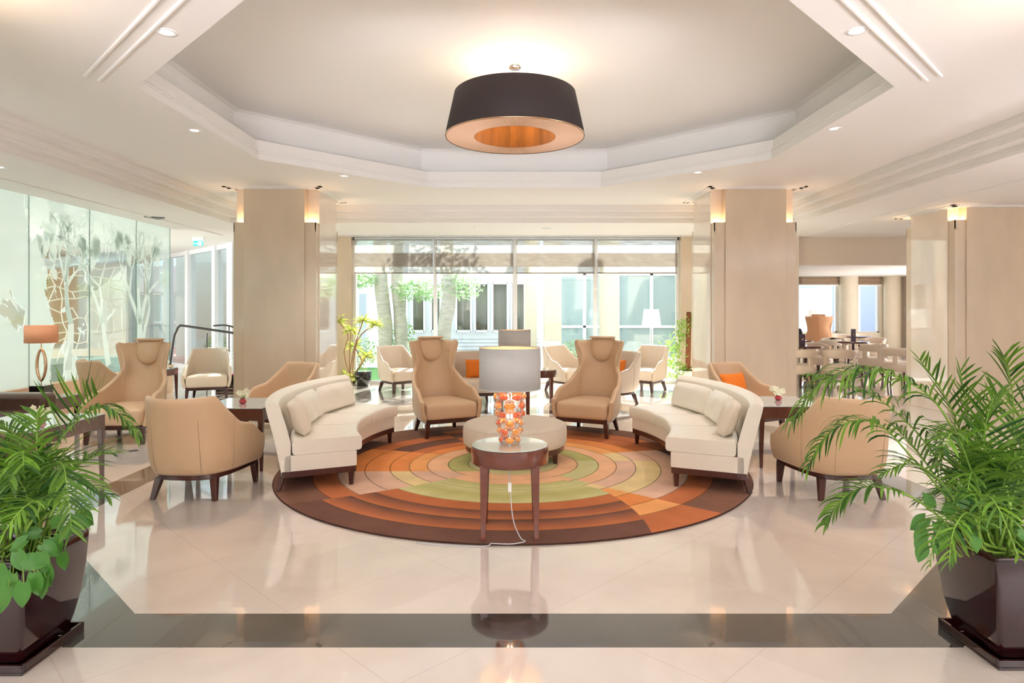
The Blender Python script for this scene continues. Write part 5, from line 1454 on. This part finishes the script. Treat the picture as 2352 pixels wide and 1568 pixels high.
for (a, b, rx, rz_, n) in ((1572,748,0.16,0.14,80),(1595,735,0.12,0.12,34),(1552,800,0.16,0.20,120),(1565,770,0.12,0.10,50),(1545,830,0.14,0.14,60),(1572,845,0.14,0.12,80),(1537,862,0.18,0.07,50),(1590,860,0.1,0.08,30)):
    c = fp(a,b); stm.tube([fp(1580,b+12), c], 0.005, 5)
    for k in range(n):
        q = Vector((c[0]+rr.gauss(0,rx*0.55), rr.gauss(0,0.10), c[2]+rr.gauss(0,rz_*0.55))); d = Vector((rr.uniform(-1,1), rr.uniform(-.6,.6), rr.uniform(-1,0.3))).normalized()
        w = d.cross(Vector((0.2,1,0.1))).normalized()*0.014; l_ = rr.uniform(0.05,0.09)
        lf.add([q, q+d*l_*0.5+w, q+d*l_, q+d*l_*0.5-w], [(0,1,2,3)])
lf.build('foliage', M['ficus'], fi); stm.build('twig', M['canebark'], fi)

# ------------------------------------------------------------------ floor lamps
def floor_lamp(x, y, zb, zt, rb, rt, lab, z0=0.0):
    t = thing('floor_lamp', lab, 'floor lamp', (x, y, z0), 0, 'white floor lamps')
    MB().lathe([(rb,zb-z0),(rt,zt-z0)], 40).build('lamp_shade', mat('white_shade', s(240,244,246), 0.8, emit=s(255,252,245), estr=0.25), t, smooth=True, solid=0.004)
    MB().tube([(0,0,0.02),(0,0,zt-z0-0.05)], 0.012, 8).build('pole', M['chrome'], t)
    MB().lathe([(0.0005,0.0),(0.15,0.0),(0.15,0.015),(0.0005,0.03)], 28).build('base', M['chrome'], t, smooth=True)
floor_lamp(px(1496,15.2), 15.2, pz(752,15.2), pz(710,15.2), 0.225, 0.165, 'floor lamp with tapered white shade beyond the window near the ficus', -0.06)
floor_lamp(px(1877,21.0), 21.0, pz(741,21), pz(711,21), 0.30, 0.24, 'floor lamp with tapered white shade behind the apricot chair in the cafe')

# ------------------------------------------------------------------ cafe furniture
def tub_chair(light_=False):
    t = thing('tub_chair', '', 'chair')
    c = M['tan2']
    MB().lathe([(0.0005,0.26),(0.24,0.26),(0.28,0.275),(0.295,0.31),(0.295,0.40),(0.28,0.44),(0.24,0.455),(0.0005,0.46)], 36).build('seat', c, t, smooth=True)
    rows = []
    for z, o in ((0.58,0.0),(0.66,0.012),(0.76,0.03)):
        rows.append([((0.275+o)*cos(a), (0.275+o)*sin(a), z+(0.0 if z < 0.7 else -0.10*abs(1-2*k/24)**3)) for k, a in [(k, radians(-12+204*k/24)) for k in range(25)]])
    MB().grid(rows).build('backrest', c, t, smooth=True, solid=0.045, sub=1)
    for a in (25, 90, 155):
        A_ = radians(a); MB().box(-0.045,0.045,-0.02,0.02,0.42,0.64,rz=A_-pi/2,c=(0,0)).build('back_support', c, t, loc=(0.272*cos(A_), 0.272*sin(A_), 0))
    for a in (45,135,225,315):
        A_ = radians(a); MB().leg(0.19*cos(A_), 0.19*sin(A_), 0, 0.27, 0.03, 0.045, 0.025*cos(A_), 0.025*sin(A_)).build('leg', M['dark_wood'], t)
    return t
tc0 = tub_chair(); used2 = [False]
def tub(a, b, y, rz, lab):      # px column, depth, turn (0: back away from the camera)
    if used2[0]: o = copy_tree(tc0)
    else: o = tc0; used2[0] = True
    o.location = (px(a,y), y, 0); o.rotation_euler.z = radians(rz); o['label'] = lab; o['group'] = 'round cream cafe chairs'
tub(1838, 0, 12.75, 200, 'round cafe chair half hidden by the marble column, nearest the lounge')
tub(1926, 0, 12.6, 165, 'round cafe chair showing its back just above the arching palm frond')
tub(1877, 0, 14.9, 15, 'round cream cafe chair at the table with the shorter menu stand')
tub(1902, 0, 16.9, 190, 'round cafe chair with dark back, right before the apricot chair')
tub(2003, 0, 14.6, 185, 'round cafe chair showing its back, nearest the tall menu stand')
tub(2062, 0, 13.2, 140, 'round cafe chair turned sideways at the edge of the pale marble column')
tub(1846, 0, 20.2, 20, 'round cafe chair far back by the window sill, beside the column')
tub(1933, 0, 20.0, -10, 'round cafe chair far back, just behind the black bag')
tub(1968, 0, 17.1, 5, 'round cafe chair behind the table carrying the tall menu stand')
tub(2005, 0, 17.8, -60, 'round cafe chair far back, below the narrower cafe window')
tub(1981, 0, 20.8, 0, 'round cafe chair farthest back, below the sill of the narrower window')
def cafe_table(a, y, lab, R=0.35, h=0.74):
    t = thing('cafe_table', lab, 'table', (px(a,y), y, 0), 0, 'round dark cafe tables')
    MB().lathe([(0.0005,h-0.04),(R-0.01,h-0.04),(R,h-0.03),(R,h-0.005),(R-0.005,h),(0.0005,h)], 40).build('tabletop', M['wood'], t)
    MB().lathe([(0.03,0.02),(0.045,0.12),(0.025,0.2),(0.035,0.45),(0.03,h-0.04)], 16).build('pedestal', M['dark_wood'], t, smooth=True)
    for k in range(4):
        A_ = pi/2*k+0.6; MB().tube(spline([(0.02*cos(A_),0.02*sin(A_),0.14),(0.15*cos(A_),0.15*sin(A_),0.12),(0.27*cos(A_),0.27*sin(A_),0.02)], 4), 0.018, 6).build('foot', M['dark_wood'], t, smooth=True)
    return h
def menu(a, y, z, lab, h=0.2, w=0.075):
    t = thing('menu_stand', lab, 'menu', (px(a,y), y, z), 0, 'purple menu stands on the cafe tables')
    MB().box(-w,w,-0.012,0.012,0,h).build('card', M['menu'], t, bevel=0.003)
    MB().lathe([(0.0005,0),(0.022,0),(0.022,0.003),(0.0005,0.003)], 20).build('emblem', M['gild'], t)
    t.children[1].location = (0,-0.0125,h*0.55); t.children[1].rotation_euler = (pi/2,0,0)
cafe_table(1850, 13.9, 'round cafe table with the shorter menu stand, by the marble column')
menu(1843, 13.9, 0.74, 'purple menu card nearest the marble column, on the front cafe table', 0.25, 0.055)
cafe_table(1960, 15.9, 'round cafe table carrying the tall dark menu stand')
menu(1960, 15.9, 0.74, 'taller dark menu card in the middle of the cafe', 0.30, 0.055)
cafe_table(1974, 18.9, 'round cafe table under the narrower cafe window')
cafe_table(1835, 16.4, 'round cafe table farther back, cut by the marble column')
wc = make_chair(True, 'wing_armchair', M['orangechair']); place(wc, px(1884,18.8), 18.8, 150, 'apricot leather wing chair turned away in the cafe', group=None)
wc.scale = (1.12,1.12,1.2)
# black bag, and an unidentified dark shape modelled as a coat
bag = MB(); bag.ellip((0,0,0.15),(0.13,0.09,0.15),16,10); o = bag.build('handbag', M['hair'], smooth=True, loc=(px(1917,17.5),17.5,0.465)); tag(o, 'slouching black bag on a cafe chair beside the apricot wing chair', 'bag')
for k in range(len(o.data.vertices)): v = o.data.vertices[k]; v.co.x += 0.25*(v.co.z-0.15)*-1.5
tub(1914, 0, 17.6, -25, 'round cafe chair holding the black bag, beside the apricot chair')
rows = []
for i in range(9):
    z = 0.0+0.3*i/8; w = 0.17-0.09*(i/8)**2
    rows.append([(w*cos(2*pi*k/16)*(1+0.12*sin(3*k+i)), 0.07*sin(2*pi*k/16)*(1+0.15*sin(2*k)), z) for k in range(16)])
ct = MB(); ct.grid(rows, closed=True); ct.add(rows[-1],[tuple(range(16))]); ct.add(rows[0],[tuple(range(15,-1,-1))])
o = ct.build('coat', M['hair'], smooth=True, loc=(px(1831,16.3),16.3,0.74)); tag(o, 'black shape heaped at the cafe, right beside the marble column', 'coat')
